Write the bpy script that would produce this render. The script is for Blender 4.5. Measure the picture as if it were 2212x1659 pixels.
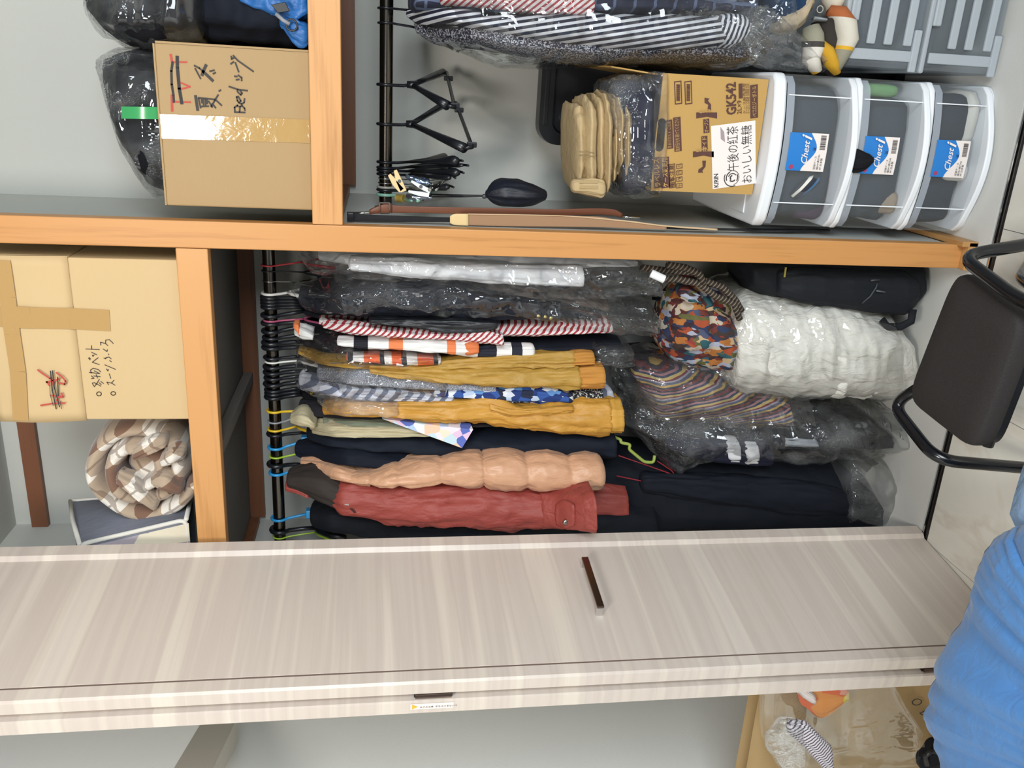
import bpy, math, random
from mathutils import Vector, Matrix, noise
for o in list(bpy.data.objects): bpy.data.objects.remove(o)
scn = bpy.context.scene
COL = scn.collection
random.seed(7)
PI = math.pi

# ------------------------------------------------------------------ camera (photograph taken with the phone on its side)
H = 1.40                       # eye height
F = 1850.0                     # focal length in pixels of the 2212 px wide frame
RV = Vector((0.94159184, 0.3367376, 0.00354829)).normalized()
FV = Vector((-0.33234863, 0.93091534, -0.15146294))
FV = (FV - RV * FV.dot(RV)).normalized()
UV_ = RV.cross(FV).normalized()
EYE = Vector((0, 0, H))
cam_d = bpy.data.cameras.new('camera'); cam = bpy.data.objects.new('camera', cam_d); COL.objects.link(cam)
X_, Y_, Z_ = -UV_, RV, -FV
cam.matrix_world = Matrix(((X_.x, Y_.x, Z_.x, 0), (X_.y, Y_.y, Z_.y, 0), (X_.z, Y_.z, Z_.z, H), (0, 0, 0, 1)))
cam_d.sensor_fit = 'HORIZONTAL'; cam_d.sensor_width = 36.0; cam_d.lens = F * 36.0 / 2212.0
cam_d.clip_start = 0.02
scn.camera = cam

# ------------------------------------------------------------------ light
wd = bpy.data.worlds.new('room_light'); scn.world = wd; wd.use_nodes = True
bg = wd.node_tree.nodes['Background']; bg.inputs[0].default_value = (0.95, 0.98, 1.0, 1); bg.inputs[1].default_value = 0.13
def lamp(name, kind, loc, energy, col, **k):
    l = bpy.data.lights.new(name, kind); l.energy = energy; l.color = col
    for a, b in k.items(): setattr(l, a, b)
    o = bpy.data.objects.new(name, l); COL.objects.link(o); o.location = loc
    return o
lamp('ceiling_light', 'POINT', (-0.25, -0.55, 2.40), 100, (1.0, 0.94, 0.86), shadow_soft_size=0.22)
w_ = lamp('window_light', 'AREA', (1.5, -1.2, 1.55), 76, (0.88, 0.95, 1.0), shape='RECTANGLE', size=1.5, size_y=1.2)
w_.rotation_euler = (Vector((-1.3, 1.3, 1.1)) - w_.location).to_track_quat('-Z', 'Y').to_euler()
scn.view_settings.view_transform = 'Standard'; scn.view_settings.look = 'None'
scn.view_settings.gamma = 1; scn.view_settings.use_curve_mapping = False
scn.view_settings.exposure = 0.5
scn.cycles.transparent_max_bounces = 28
scn.cycles.max_bounces = 8

# ------------------------------------------------------------------ helpers: pixel of the 2212x1659 photograph -> point of the room
def ray(x, y): return (RV * (829.5 - y) - UV_ * (x - 1106.0)) / F + FV
def P(x, y, Y): d = ray(x, y); return EYE + d * (Y / d.y)
def PZ(x, y, z): d = ray(x, y); return EYE + d * ((z - H) / d.z)
def PX(x, y, X): d = ray(x, y); return EYE + d * (X / d.x)
def S(h):
    c = [int(h[i:i + 2], 16) / 255 for i in (0, 2, 4)]
    return tuple((v / 12.92 if v <= .04045 else ((v + .055) / 1.055) ** 2.4) for v in c) + (1,)

# ------------------------------------------------------------------ materials
class NT:
    def __init__(s, name):
        s.m = bpy.data.materials.new(name); s.m.use_nodes = True; s.t = s.m.node_tree
        s.b = s.t.nodes['Principled BSDF']; s.out = s.t.nodes['Material Output']
    def n(s, typ, ins=None, **k):
        nd = s.t.nodes.new(typ)
        for a, b in k.items(): setattr(nd, a, b)
        for a, b in (ins or {}).items(): s.set(nd, a, b)
        return nd
    def set(s, nd, a, b):
        i = nd.inputs[a]
        if isinstance(b, bpy.types.NodeSocket): s.t.links.new(b, i)
        elif isinstance(b, bpy.types.Node): s.t.links.new(b.outputs[0], i)
        else: i.default_value = b
    def math(s, op, a, b=0.0, c=0.0):
        return s.n('ShaderNodeMath', {0: a, 1: b, 2: c}, operation=op).outputs[0]
    def mix(s, f, a, b):
        nd = s.n('ShaderNodeMix', data_type='RGBA')
        s.set(nd, 0, f); s.set(nd, 6, a); s.set(nd, 7, b)
        return nd.outputs[2]
    def ramp(s, f, stops, interp='LINEAR'):
        nd = s.n('ShaderNodeValToRGB', {0: f}); cr = nd.color_ramp; cr.interpolation = interp
        while len(cr.elements) < len(stops): cr.elements.new(0.5)
        for e, (p, c) in zip(cr.elements, stops): e.position = p; e.color = c
        return nd.outputs[0]
    def obj(s, scale=(1, 1, 1), rot=(0, 0, 0), src='Object'):
        tc = s.n('ShaderNodeTexCoord')
        return s.n('ShaderNodeMapping', {0: tc.outputs[src], 2: rot, 3: scale}).outputs[0]
    def noise(s, vec, scale=5, detail=3, rough=.5, dist=0):
        return s.n('ShaderNodeTexNoise', {'Vector': vec, 'Scale': scale, 'Detail': detail, 'Roughness': rough, 'Distortion': dist})
    def bump(s, h, strength=.3, dist=.01, prev=None):
        nd = s.n('ShaderNodeBump', {'Height': h, 'Strength': strength, 'Distance': dist})
        if prev: s.set(nd, 'Normal', prev)
        return nd.outputs[0]
    def done(s, col=None, rough=None, normal=None, metal=None, **k):
        if col is not None: s.set(s.b, 'Base Color', col)
        if rough is not None: s.set(s.b, 'Roughness', rough)
        if normal is not None: s.set(s.b, 'Normal', normal)
        if metal is not None: s.set(s.b, 'Metallic', metal)
        for a, b in k.items(): s.set(s.b, a.replace('_', ' '), b)
        return s.m

def plain(name, hexc, rough=.5, metal=0, **k):
    return NT(name).done(S(hexc), rough, None, metal, **k)

def cloth_bump(t, wr=1.0):
    v = t.obj((1, 1, 0.40))
    r = t.n('ShaderNodeTexNoise', {'Vector': v, 'Scale': 13.0, 'Detail': 4.0, 'Roughness': .55, 'Distortion': .9}, noise_type='RIDGED_MULTIFRACTAL')
    a = t.bump(r.outputs[0], .16 * wr, .012, t.bump(t.noise(v, 30, 3, .55, .6), .28 * wr, .010))
    w = t.noise(t.obj(), 900, 1, .5)
    return t.bump(w, .10, .001, a)

def fabric(name, hexc, rough=.85, wr=1.0, sheen=0, var=.12):
    t = NT(name); c = S(hexc)
    d = tuple(v * (1 - var * 2) for v in c[:3]) + (1,)
    col = t.mix(t.noise(t.obj((1, 1, .5)), 9, 3).outputs[0], d, c)
    m = t.done(col, rough, cloth_bump(t, wr)); t.b.inputs['Sheen Weight'].default_value = sheen; t.b.inputs['Specular IOR Level'].default_value = .28 if rough > .6 else .5
    return m

def stripes(name, c1, c2, direction, period, ratio=.5, wob=.15, extra=None):
    t = NT(name)
    d = t.n('ShaderNodeVectorMath', {0: t.obj(), 1: direction}, operation='DOT_PRODUCT').outputs['Value']
    nz = t.noise(t.obj((1, 1, .6)), 5, 2).outputs[0]
    v = t.math('ADD', t.math('DIVIDE', d, period), t.math('MULTIPLY', nz, wob * 10))
    f = t.math('LESS_THAN', t.math('FRACT', v), ratio)
    col = t.mix(f, S(c2), S(c1))
    return t.done(col, .8, cloth_bump(t, .8))

def bands(name, period, direction, stops, wob=.02):
    """repeating list of (position, colour) along a direction"""
    t = NT(name)
    d = t.n('ShaderNodeVectorMath', {0: t.obj(), 1: direction}, operation='DOT_PRODUCT').outputs['Value']
    nz = t.noise(t.obj(), 6, 2).outputs[0]
    v = t.math('FRACT', t.math('ADD', t.math('DIVIDE', d, period), t.math('MULTIPLY', nz, wob * 10)))
    col = t.ramp(v, [(p, S(c)) for p, c in stops], 'CONSTANT')
    return t.done(col, .8, cloth_bump(t, .7))

def print_cells(name, cols, scale, stretch=(1, 1, 1), metric='MANHATTAN', warp=0.0):
    t = NT(name)
    vec = t.obj(stretch)
    if warp: vec = t.n('ShaderNodeVectorMath', {0: vec, 1: t.n('ShaderNodeVectorMath', {0: t.noise(vec, scale * .9, 1, .4).outputs['Color'], 1: (warp, warp, warp)}, operation='MULTIPLY').outputs[0]}, operation='ADD').outputs[0]
    v = t.n('ShaderNodeTexVoronoi', {'Vector': vec, 'Scale': scale}, distance=metric)
    r = t.n('ShaderNodeSeparateColor', {0: v.outputs['Color']}).outputs[0]
    n = len(cols)
    col = t.ramp(r, [(i / n, S(c)) for i, c in enumerate(cols)], 'CONSTANT')
    return t.done(col, .8, cloth_bump(t, .8))

def speckle(name, base, dot, scale, thr=.5, stretch=(1, 1, 1)):
    t = NT(name)
    nz = t.noise(t.obj(stretch), scale, 2, .7).outputs[0]
    f = t.math('GREATER_THAN', nz, thr)
    return t.done(t.mix(f, S(base), S(dot)), .85, cloth_bump(t, .8))

def film(name, tint='e6ebee', haze=.03, gloss=1.0, scale=22, strength=.9):
    t = NT(name)
    v = t.obj((1, 1, .55))
    rg = t.n('ShaderNodeTexNoise', {'Vector': v, 'Scale': scale * .75, 'Detail': 3.0, 'Roughness': .5, 'Distortion': 1.2}, noise_type='RIDGED_MULTIFRACTAL').outputs[0]
    rg2 = t.n('ShaderNodeTexNoise', {'Vector': v, 'Scale': scale * 2.6, 'Detail': 2.0, 'Roughness': .5, 'Distortion': 1.5}, noise_type='RIDGED_MULTIFRACTAL').outputs[0]
    h1 = t.noise(v, scale * .35, 2, .5, .6).outputs[0]
    mk = t.n('ShaderNodeMapRange', {0: t.noise(v, scale * .30, 2, .5).outputs[0], 1: .46, 2: .62}).outputs[0]
    nb = t.bump(t.math('MULTIPLY', rg2, mk), strength * .8, .009, t.bump(t.math('MULTIPLY', rg, t.math('ADD', mk, .25)), strength * .75, .022))
    fr = t.n('ShaderNodeFresnel', {'IOR': 1.45, 'Normal': nb}).outputs[0]
    fac = t.math('MULTIPLY', t.math('MINIMUM', t.math('MULTIPLY', fr, 1.5), .6), gloss)
    tr = t.n('ShaderNodeBsdfTransparent', {0: (.985, .99, .99, 1)})
    gl = t.n('ShaderNodeBsdfGlossy', {'Color': (1, 1, 1, 1), 'Roughness': .05, 'Normal': nb})
    df = t.n('ShaderNodeBsdfDiffuse', {'Color': S(tint)})
    hz = t.math('MULTIPLY', t.math('POWER', h1, 2.5), haze * 3.5)
    m1 = t.n('ShaderNodeMixShader', {0: hz, 1: tr, 2: df})
    m2 = t.n('ShaderNodeMixShader', {0: fac, 1: m1, 2: gl})
    t.set(t.out, 'Surface', m2)
    return t.m

def wood(name, c1, c2, axis, fine=1.0, rough=.45):
    t = NT(name)
    sc = {'z': (1, 1, .04), 'x': (.04, 1, 1), 'y': (1, .04, 1)}[axis]
    n1 = t.noise(t.obj(sc), 22 * fine, 3, .55, .35).outputs[0]
    n2 = t.noise(t.obj(sc), 120 * fine, 4, .6, .2).outputs[0]
    f = t.math('ADD', t.math('MULTIPLY', n1, .75), t.math('MULTIPLY', n2, .3))
    col = t.ramp(f, [(.30, S(c2)), (.48, S(c1)), (.60, S(c1)), (.72, S(c2))])
    return t.done(col, rough, t.bump(n2, .08, .002))

def cardboard(name, hexc, dark):
    t = NT(name)
    n1 = t.noise(t.obj((1, 1, 1)), 3, 3).outputs[0]
    n2 = t.noise(t.obj((.15, 1, 1)), 260, 2).outputs[0]
    col = t.mix(t.math('ADD', t.math('MULTIPLY', n1, .6), t.math('MULTIPLY', n2, .25)), S(hexc), S(dark))
    return t.done(col, .75, t.bump(n1, .15, .01))

M_ = {}
def wallpaper(name, hexc):
    t = NT(name)
    a = t.noise(t.obj(), 240, 2, .6)
    b = t.noise(t.obj((1, 1, 1)), 2.2, 3).outputs[0]
    c = S(hexc); d = tuple(v * .90 for v in c[:3]) + (1,)
    return t.done(t.mix(b, c, d), .8, t.bump(a, .12, .002))
M_['wall'] = wallpaper('closet_wallpaper', 'c3c4be')
M_['room'] = wallpaper('room_wallpaper', 'f4f4f0')
M_['trimgrey'] = plain('painted_trim', 'c9c2b6', .6)
M_['post'] = wood('post_wood', 'c68d52', 'a8723d', 'z')
M_['beam'] = wood('beam_wood', 'cb955c', 'b07c47', 'x')
M_['rail'] = wood('rail_wood', '7c4f36', '5f3a28', 'x')
M_['base'] = wood('base_wood', 'b98a54', 'a1733f', 'y')
M_['board'] = wallpaper('shelf_board', '6a655f')

def door_lam():
    t = NT('door_laminate')
    sm = t.noise(t.obj((.5, .5, .6)), 3, 1).outputs[0]
    v = t.n('ShaderNodeVectorMath', {0: t.obj((.02, .02, 1)), 1: t.n('ShaderNodeCombineXYZ', {2: t.math('MULTIPLY', sm, .03)})}, operation='ADD')
    n1 = t.noise(v, 13, 2, .45).outputs[0]
    n2 = t.noise(v, 46, 3, .6).outputs[0]
    n3 = t.noise(v, 5, 1, .5).outputs[0]
    f = t.math('ADD', t.math('MULTIPLY', n1, .78), t.math('MULTIPLY', n2, .22))
    col = t.ramp(f, [(.34, S('c0b2a8')), (.44, S('cdc1b4')), (.50, S('c5b8ac')), (.57, S('d8cdbe')), (.68, S('cac0b6'))])
    col = t.mix(t.math('MULTIPLY', n3, .30), col, S('c9c1c1'))
    return t.done(col, .38, t.bump(n2, .02, .002))
M_['door'] = door_lam()
M_['door_edge'] = M_['door']
M_['chrome'] = plain('chrome', 'd8d8d6', .18, 1)
M_['bar'] = plain('brushed_brown_metal', '7a6a62', .28, 1)
M_['blackpl'] = plain('black_plastic', '14161b', .35)
M_['pipe'] = plain('black_nickel_pipe', '56524c', .22, 1)
def tile_mat():
    t = NT('marble_tile')
    n1 = t.noise(t.obj((1, .35, 1), (0, 0, .5)), 4, 5, .6, 1.2).outputs[0]
    col = t.ramp(n1, [(.35, S('d8d5ca')), (.5, S('dedbd0')), (.56, S('d3cdbf')), (.60, S('dcd9ce'))])
    return t.done(col, .35)
M_['tile'] = tile_mat()
M_['cfloor'] = wallpaper('closet_floor_sheet', 'd5d5d0')
M_['gap'] = plain('dark_rail', '17120f', .5)
M_['white'] = plain('white_plastic', 'e6eaee', .32)
M_['ink'] = plain('marker_ink', '2c2a2c', .7)
M_['redink'] = plain('red_marker', 'b8463c', .7)
M_['brownink'] = plain('brown_print', '54342c', .7)
M_['paperw'] = plain('white_print', 'e6ddd8', .6)
M_['film'] = film('clear_film')
M_['filmthin'] = film('thin_clear_film', haze=.015, scale=14, strength=.7)
M_['filmhaze'] = film('hazy_film', haze=.12, scale=16)
M_['film_w'] = film('faint_film', haze=.012, gloss=.4, scale=10, strength=.8)
M_['tape'] = None

# ------------------------------------------------------------------ mesh builder
class MB:
    def __init__(s): s.v = []; s.f = []; s.mi = []
    def add(s, vs, fs, mi=0):
        o = len(s.v); s.v += [Vector(v) for v in vs]
        for f in fs: s.f.append([i + o for i in f]); s.mi.append(mi)
        return s
    def hexa(s, c8, mi=0):
        return s.add(c8, [(0, 3, 2, 1), (4, 5, 6, 7), (0, 1, 5, 4), (1, 2, 6, 5), (2, 3, 7, 6), (3, 0, 4, 7)], mi)
    def box(s, a, b, mi=0):
        x0, y0, z0 = a; x1, y1, z1 = b
        return s.hexa([(x0, y0, z0), (x1, y0, z0), (x1, y1, z0), (x0, y1, z0), (x0, y0, z1), (x1, y0, z1), (x1, y1, z1), (x0, y1, z1)], mi)
    def prism(s, poly, off, mi=0):
        n = len(poly); off = Vector(off); p = [Vector(q) for q in poly]
        vs = p + [q + off for q in p]
        return s.add(vs, [tuple(range(n))[::-1], tuple(range(n, 2 * n))] + [(i, (i + 1) % n, n + (i + 1) % n, n + i) for i in range(n)], mi)
    def loft(s, rings, capa=True, capb=True, closed=True, mi=0):
        n = len(rings[0]); vs = [p for r in rings for p in r]; fs = []
        for j in range(len(rings) - 1):
            for k in range(n if closed else n - 1):
                a = j * n + k; b = j * n + (k + 1) % n
                fs.append((a, b, b + n, a + n))
        if capa: fs.append(tuple(range(n))[::-1])
        if capb: fs.append(tuple(range(len(vs) - n, len(vs))))
        return s.add(vs, fs, mi)
    def tube(s, path, r, n=8, closed=False, mi=0, flat=1.0, up=None):
        p = [Vector(q) for q in path]; m = len(p); rings = []
        rs = r if isinstance(r, (list, tuple)) else [r] * m
        prev = None
        for i in range(m):
            if closed: t = p[(i + 1) % m] - p[i - 1]
            else: t = p[min(i + 1, m - 1)] - p[max(i - 1, 0)]
            if t.length < 1e-9: t = Vector((0, 0, 1))
            t.normalize()
            if prev is None:
                a = up if up is not None else (Vector((0, 0, 1)) if abs(t.z) < .9 else Vector((1, 0, 0)))
                a = Vector(a)
            else: a = prev
            a = (a - t * a.dot(t)); a.normalize(); b = t.cross(a); prev = a
            rings.append([p[i] + a * (math.cos(2 * PI * k / n) * rs[i]) + b * (math.sin(2 * PI * k / n) * rs[i] * flat) for k in range(n)])
        if closed: rings.append(rings[0]); return s.loft(rings, False, False, mi=mi)
        return s.loft(rings, mi=mi)
    def ball(s, c, r, n=12, m=8, mi=0):
        c = Vector(c); r = r if isinstance(r, (tuple, list)) else (r, r, r)
        rings = []
        for j in range(m + 1):
            th = PI * (j + .02) / (m + .04); 
            rings.append([c + Vector((math.cos(2 * PI * k / n) * math.sin(th) * r[0], math.sin(2 * PI * k / n) * math.sin(th) * r[1], math.cos(th) * r[2])) for k in range(n)])
        return s.loft(rings, mi=mi)
    def quadgrid(s, fn, nu, nv, mi=0):
        vs = [fn(i / nu, j / nv) for j in range(nv + 1) for i in range(nu + 1)]
        fs = [(j * (nu + 1) + i, j * (nu + 1) + i + 1, (j + 1) * (nu + 1) + i + 1, (j + 1) * (nu + 1) + i) for j in range(nv) for i in range(nu)]
        return s.add(vs, fs, mi)
    def build(s, name, mat, parent=None, smooth=False, bevel=0, solid=0, sub=0):
        root = parent
        while root is not None and root.parent is not None: root = root.parent
        org = root.location if root is not None else (sum(s.v, Vector()) / max(1, len(s.v)))
        me = bpy.data.meshes.new(name)
        me.from_pydata([v - org for v in s.v], [], s.f); me.validate(); me.update()
        mats = mat if isinstance(mat, (list, tuple)) else [mat]
        for m in mats: me.materials.append(m)
        if len(mats) > 1 and len(me.polygons) == len(s.mi): me.polygons.foreach_set('material_index', s.mi)
        if smooth:
            me.shade_smooth()
            if smooth != 'all': me.set_sharp_from_angle(angle=math.radians(50))
        o = bpy.data.objects.new(name, me); COL.objects.link(o)
        if parent is not None: o.parent = parent
        else: o.location = org
        if bevel:
            bv = o.modifiers.new('bevel', 'BEVEL'); bv.width = bevel; bv.segments = 2; bv.limit_method = 'ANGLE'
        if solid:
            sm = o.modifiers.new('solid', 'SOLIDIFY'); sm.thickness = solid; sm.offset = 0
        return o

def tag(o, label=None, cat=None, group=None, kind=None):
    if label: o['label'] = label
    if cat: o['category'] = cat
    if group: o['group'] = group
    if kind: o['kind'] = kind
    return o
def thing(name, label, cat, loc, group=None):
    o = bpy.data.objects.new(name, None); COL.objects.link(o); o.location = Vector(loc); o.empty_display_size = .05
    return tag(o, label, cat, group)
def struct(o): o['kind'] = 'structure'; return o

# ------------------------------------------------------------------ cloth: a loft through silhouette stations (x, y_top, y_bottom[, front depth[, thickness front-to-back]])
def herm(xs, ys, x):
    n = len(xs)
    if x <= xs[0]: return ys[0]
    if x >= xs[-1]: return ys[-1]
    i = max(k for k in range(n - 1) if xs[k] <= x)
    h = xs[i + 1] - xs[i]; t = (x - xs[i]) / h
    def sl(k):
        if k == 0: return (ys[1] - ys[0]) / (xs[1] - xs[0])
        if k == n - 1: return (ys[-1] - ys[-2]) / (xs[-1] - xs[-2])
        a = (ys[k] - ys[k - 1]) / (xs[k] - xs[k - 1]); b = (ys[k + 1] - ys[k]) / (xs[k + 1] - xs[k])
        return 0 if a * b < 0 else 2 * a * b / (a + b) if abs(a + b) > 1e-9 else 0
    t2, t3 = t * t, t * t * t
    return (2 * t3 - 3 * t2 + 1) * ys[i] + (t3 - 2 * t2 + t) * h * sl(i) + (-2 * t3 + 3 * t2) * ys[i + 1] + (t3 - t2) * h * sl(i + 1)

SEED = [0]
def cloth_mb(st, Yf, d, seg=44, px=6, amp=.10, fr=10, e=2.6, cr=.0045, rib=0, capa='round', capb='flat', quilt=None, mb=None, cap=14):
    SEED[0] += 1; sd = SEED[0] * 3.77
    st = sorted([tuple(s) + (Yf, d)[len(s) - 3:] if len(s) < 5 else tuple(s) for s in st], key=lambda s: s[0])
    xs = [s[0] for s in st]; chans = list(zip(*st))
    n = max(6, int((xs[-1] - xs[0]) / px)); rings = []; zlen = 0
    def ring(x, sc=1.0, t=0.0, yoff=0):
        yt, yb, yf, dd = (herm(xs, chans[i], x) for i in (1, 2, 3, 4))
        x_ = x + yoff
        A = P(x_, yt, yf); B = P(x_, yb, yf); c = (A + B) / 2 + Vector((0, dd / 2, 0)); hw = (B - A) / 2
        q = 1.0
        if quilt:
            for a, b in zip(quilt[:-1], quilt[1:]):
                if a <= x <= b:
                    q = .70 + .30 * (max(0, math.sin(PI * (x - a) / (b - a)))) ** .45
        out = []
        for k in range(seg):
            a = 2 * PI * k / seg; ca, sa = math.cos(a), math.sin(a)
            ex = math.copysign(abs(ca) ** (2 / e), ca); ey = math.copysign(abs(sa) ** (2 / e), sa)
            n1 = noise.noise(Vector((ca * 1.4 + sd, sa * 1.4, t * fr)))
            n2 = noise.noise(Vector((ca * 3.2 - sd, sa * 3.2, t * fr * .3)))
            n3 = noise.noise(Vector((ca * 2.5 + sd * 2, sa * 2.5 + t * 14, t * fr * 2.6)))
            m = sc * (1 + amp * (n1 + n2 + .6 * n3))
            if quilt: m += (1 - q) * .45 * noise.noise(Vector((ca * 7 + sd, sa * 7, t * 3)))
            if rib: m += rib * (1 if k % 2 else -1)
            v = (hw * ex * q + Vector((0, ey * dd / 2 * (.5 + .5 * q), 0))) * m
            if cr and v.length > 1e-5:
                r1 = 1 - abs(noise.noise(Vector((ca * 2.0 + sd, sa * 2.0, t * fr * .30))) * 2)
                r2 = 1 - abs(noise.noise(Vector((ca * 2.6 - sd + t * 5, sa * 2.6 - t * 7, t * fr * .9))) * 2)
                v += v.normalized() * (min(cr, v.length * .35) * (r1 * abs(r1) + .8 * r2 * abs(r2) - .5) * sc)
            out.append(c + v)
        return out
    for i in range(n + 1):
        x = xs[0] + (xs[-1] - xs[0]) * i / n
        t = (x - xs[0]) * .0011
        rings.append(ring(x, 1, t))
    w0 = abs(st[0][2] - st[0][1]) * .5; w1 = abs(st[-1][2] - st[-1][1]) * .5
    w0, w1 = min(w0 * .7, cap), min(w1 * .7, cap)
    if capa == 'round': rings = [ring(xs[0], math.sqrt(max(.001, 1 - s * s)), 0, -s * w0) for s in (.995, .92, .75, .45)] + rings
    T = (xs[-1] - xs[0]) * .0011
    if capb == 'round': rings += [ring(xs[-1], math.sqrt(max(.001, 1 - s * s)), T, s * w1) for s in (.45, .75, .92, .995)]
    if capb == 'hollow': rings += [ring(xs[-1], .86, T, 1.5), ring(xs[-1], .80, T, -10), ring(xs[-1], .78, T, -24)]
    mb = mb or MB()
    mb.loft(rings, True, True)
    return mb
def cloth(name, st, mat, parent=None, Yf=1.94, d=.10, **k):
    return cloth_mb(st, Yf, d, **k).build(name, mat, parent, smooth='all')

def text_mesh(name, s, org, xd, ud, h, mat, parent, bold=0, shear=0, sx=1.0, center=False):
    c = bpy.data.curves.new('t', 'FONT'); c.body = s; c.size = 1; c.offset = bold; c.shear = shear
    c.resolution_u = 2
    o = bpy.data.objects.new('t', c); COL.objects.link(o)
    bpy.context.view_layer.update()
    me0 = bpy.data.meshes.new_from_object(o.evaluated_get(bpy.context.evaluated_depsgraph_get()))
    xd = Vector(xd).normalized(); ud = Vector(ud).normalized(); org = Vector(org)
    w = max([v.co.x for v in me0.vertices] or [0])
    mb = MB(); mb.add([org + xd * ((v.co.x - (w / 2 if center else 0)) * h * sx) + ud * (v.co.y * h) for v in me0.vertices], [tuple(p.vertices) for p in me0.polygons])
    bpy.data.objects.remove(o); bpy.data.curves.remove(c); bpy.data.meshes.remove(me0)
    return mb.build(name, mat, parent)
def strokes(name, lines, Y, w, mat, parent, mb=None):
    """hand-drawn marker strokes on a front face at depth Y, given by photo positions"""
    mb = mb or MB()
    for L in lines:
        p = [P(a, b, Y) for a, b in L]
        for i in range(len(p) - 1):
            t = (p[i + 1] - p[i]).normalized(); n = Vector((t.z, 0, -t.x)) * (w / 2); e = t * (w * .3)
            mb.add([p[i] - n - e, p[i] + n - e, p[i + 1] + n + e, p[i + 1] - n + e], [(0, 1, 2, 3)])
    return mb.build(name, mat, parent)
def arc(c, r, a0, a1, n, ax, ay):
    c = Vector(c); ax = Vector(ax); ay = Vector(ay)
    return [c + ax * (r * math.cos(math.radians(a0 + (a1 - a0) * i / n))) + ay * (r * math.sin(math.radians(a0 + (a1 - a0) * i / n))) for i in range(n + 1)]
def rnd_path(pts, r=.02, n=5):
    pts = [Vector(p) for p in pts]; out = [pts[0]]
    for i in range(1, len(pts) - 1):
        a = pts[i] + (pts[i - 1] - pts[i]).normalized() * min(r, (pts[i - 1] - pts[i]).length * .45)
        b = pts[i] + (pts[i + 1] - pts[i]).normalized() * min(r, (pts[i + 1] - pts[i]).length * .45)
        for k in range(n + 1):
            t = k / n; out.append(a * (1 - t) ** 2 + pts[i] * 2 * t * (1 - t) + b * t * t)
    return out + [pts[-1]]

# ------------------------------------------------------------------ the setting
Y0, YB = 1.867, 2.44                         # closet front plane, closet back wall
XL, XR, XD0, XD1 = -1.32, 0.62, -0.366, -0.309
ZT = 2.47
struct(MB().box((XL - .7, YB, -.02), (XR + .05, YB + .04, ZT + .05)).build('wall_back', M_['wall']))
struct(MB().box((XR, Y0 - .03, 0), (XR + .05, YB, ZT)).build('wall_right', M_['wall']))
struct(MB().box((XL - .04, Y0 + .03, 0), (XL, YB, ZT)).build('wall_left', M_['wall']))
struct(MB().box((XL, Y0 - .02, ZT), (XR, YB, ZT + .05)).build('ceiling', M_['wall']))
# partition: lower part flush with the post, upper part set back a little
wd_ = struct(MB().box((XD0 + .008, Y0 + .03, 0), (XD1 - .004, YB, 1.50)).build('wall_divider', M_['wall']))
struct(MB().box((XD0 + .008, Y0 + .04, 1.50), (-.348, YB, ZT)).build('wall_partition', M_['wall']))
struct(MB().box((XD0, Y0, .004), (XD1, Y0 + .035, ZT)).build('trim_1', M_['post'], bevel=.002))
struct(MB().box((XD1 - .002, Y0 - .022, 0), (XD1 + .011, YB - .01, .040)).build('baseboard_divider', M_['base'], bevel=.002))
struct(MB().box((XD0 - .001, Y0 - .022, 0), (XD1 + .010, Y0 + .0, .024)).build('baseboard_post', M_['base'], bevel=.002))
# back wall moulding in the upper left compartment and the dark ledger rails under the shelves
struct(MB().box((XL, YB - .02, 2.375), (XD0, YB - .001, 2.42)).build('trim_2', M_['rail']))
# room wall beside the folded door, with its ledge
q0 = Vector((-1.616, 1.741, 0)); qd = Vector((-.379, .925, 0)).normalized(); qn = Vector((-.925, -.379, 0)).normalized()
def wp(s, off, z): return q0 + qd * s + qn * off + Vector((0, 0, z))
struct(MB().box((-1.90, -1.3, -.02), (-1.86, YB, 2.6)).build('wall_room', M_['room']))
mb = MB(); mb.hexa([wp(-.5, 0, 1.80), wp(.35, 0, 1.80), wp(.35, .07, 1.80), wp(-.5, .07, 1.80), wp(-.5, 0, 1.895), wp(.35, 0, 1.895), wp(.35, .07, 1.895), wp(-.5, .07, 1.895)])
struct(mb.build('trim_3', M_['trimgrey'], bevel=.003))
# floors
struct(MB().box((-2.4, 1.808, -.03), (XR, YB, 0)).build('closet_floor', M_['cfloor'])); bpy.data.objects['closet_floor'].name = 'floor_closet'
tr = struct(MB().box((-1.9, 1.777, -.03), (XR + .1, 1.808, -.006)).build('trim_4', M_['gap']))
MB().box((-1.9, 1.793, -.006), (XR + .1, 1.797, .002)).build('track_lip', M_['chrome'], tr)
MB().box((-1.9, 1.777, -.006), (XR + .1, 1.783, .0015)).build('track_lip', M_['gap'], tr)
fl = struct(MB().box((-2.2, -1.2, -.05), (1.2, 1.777, -.006)).build('floor', plain('joint', '8f8b80', .8)))
first = None
for i in range(-4, 3):
    for j in range(0, 4):
        x0 = -.255 + .405 * i; y1 = 1.7765 - .81 * j
        a, b = (x0 + .0008, y1 - .8085), (x0 + .4042, y1)
        t_ = MB().box((a[0], a[1], -.006), (b[0], b[1], 0)).build('tile', M_['tile'], fl)

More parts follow.
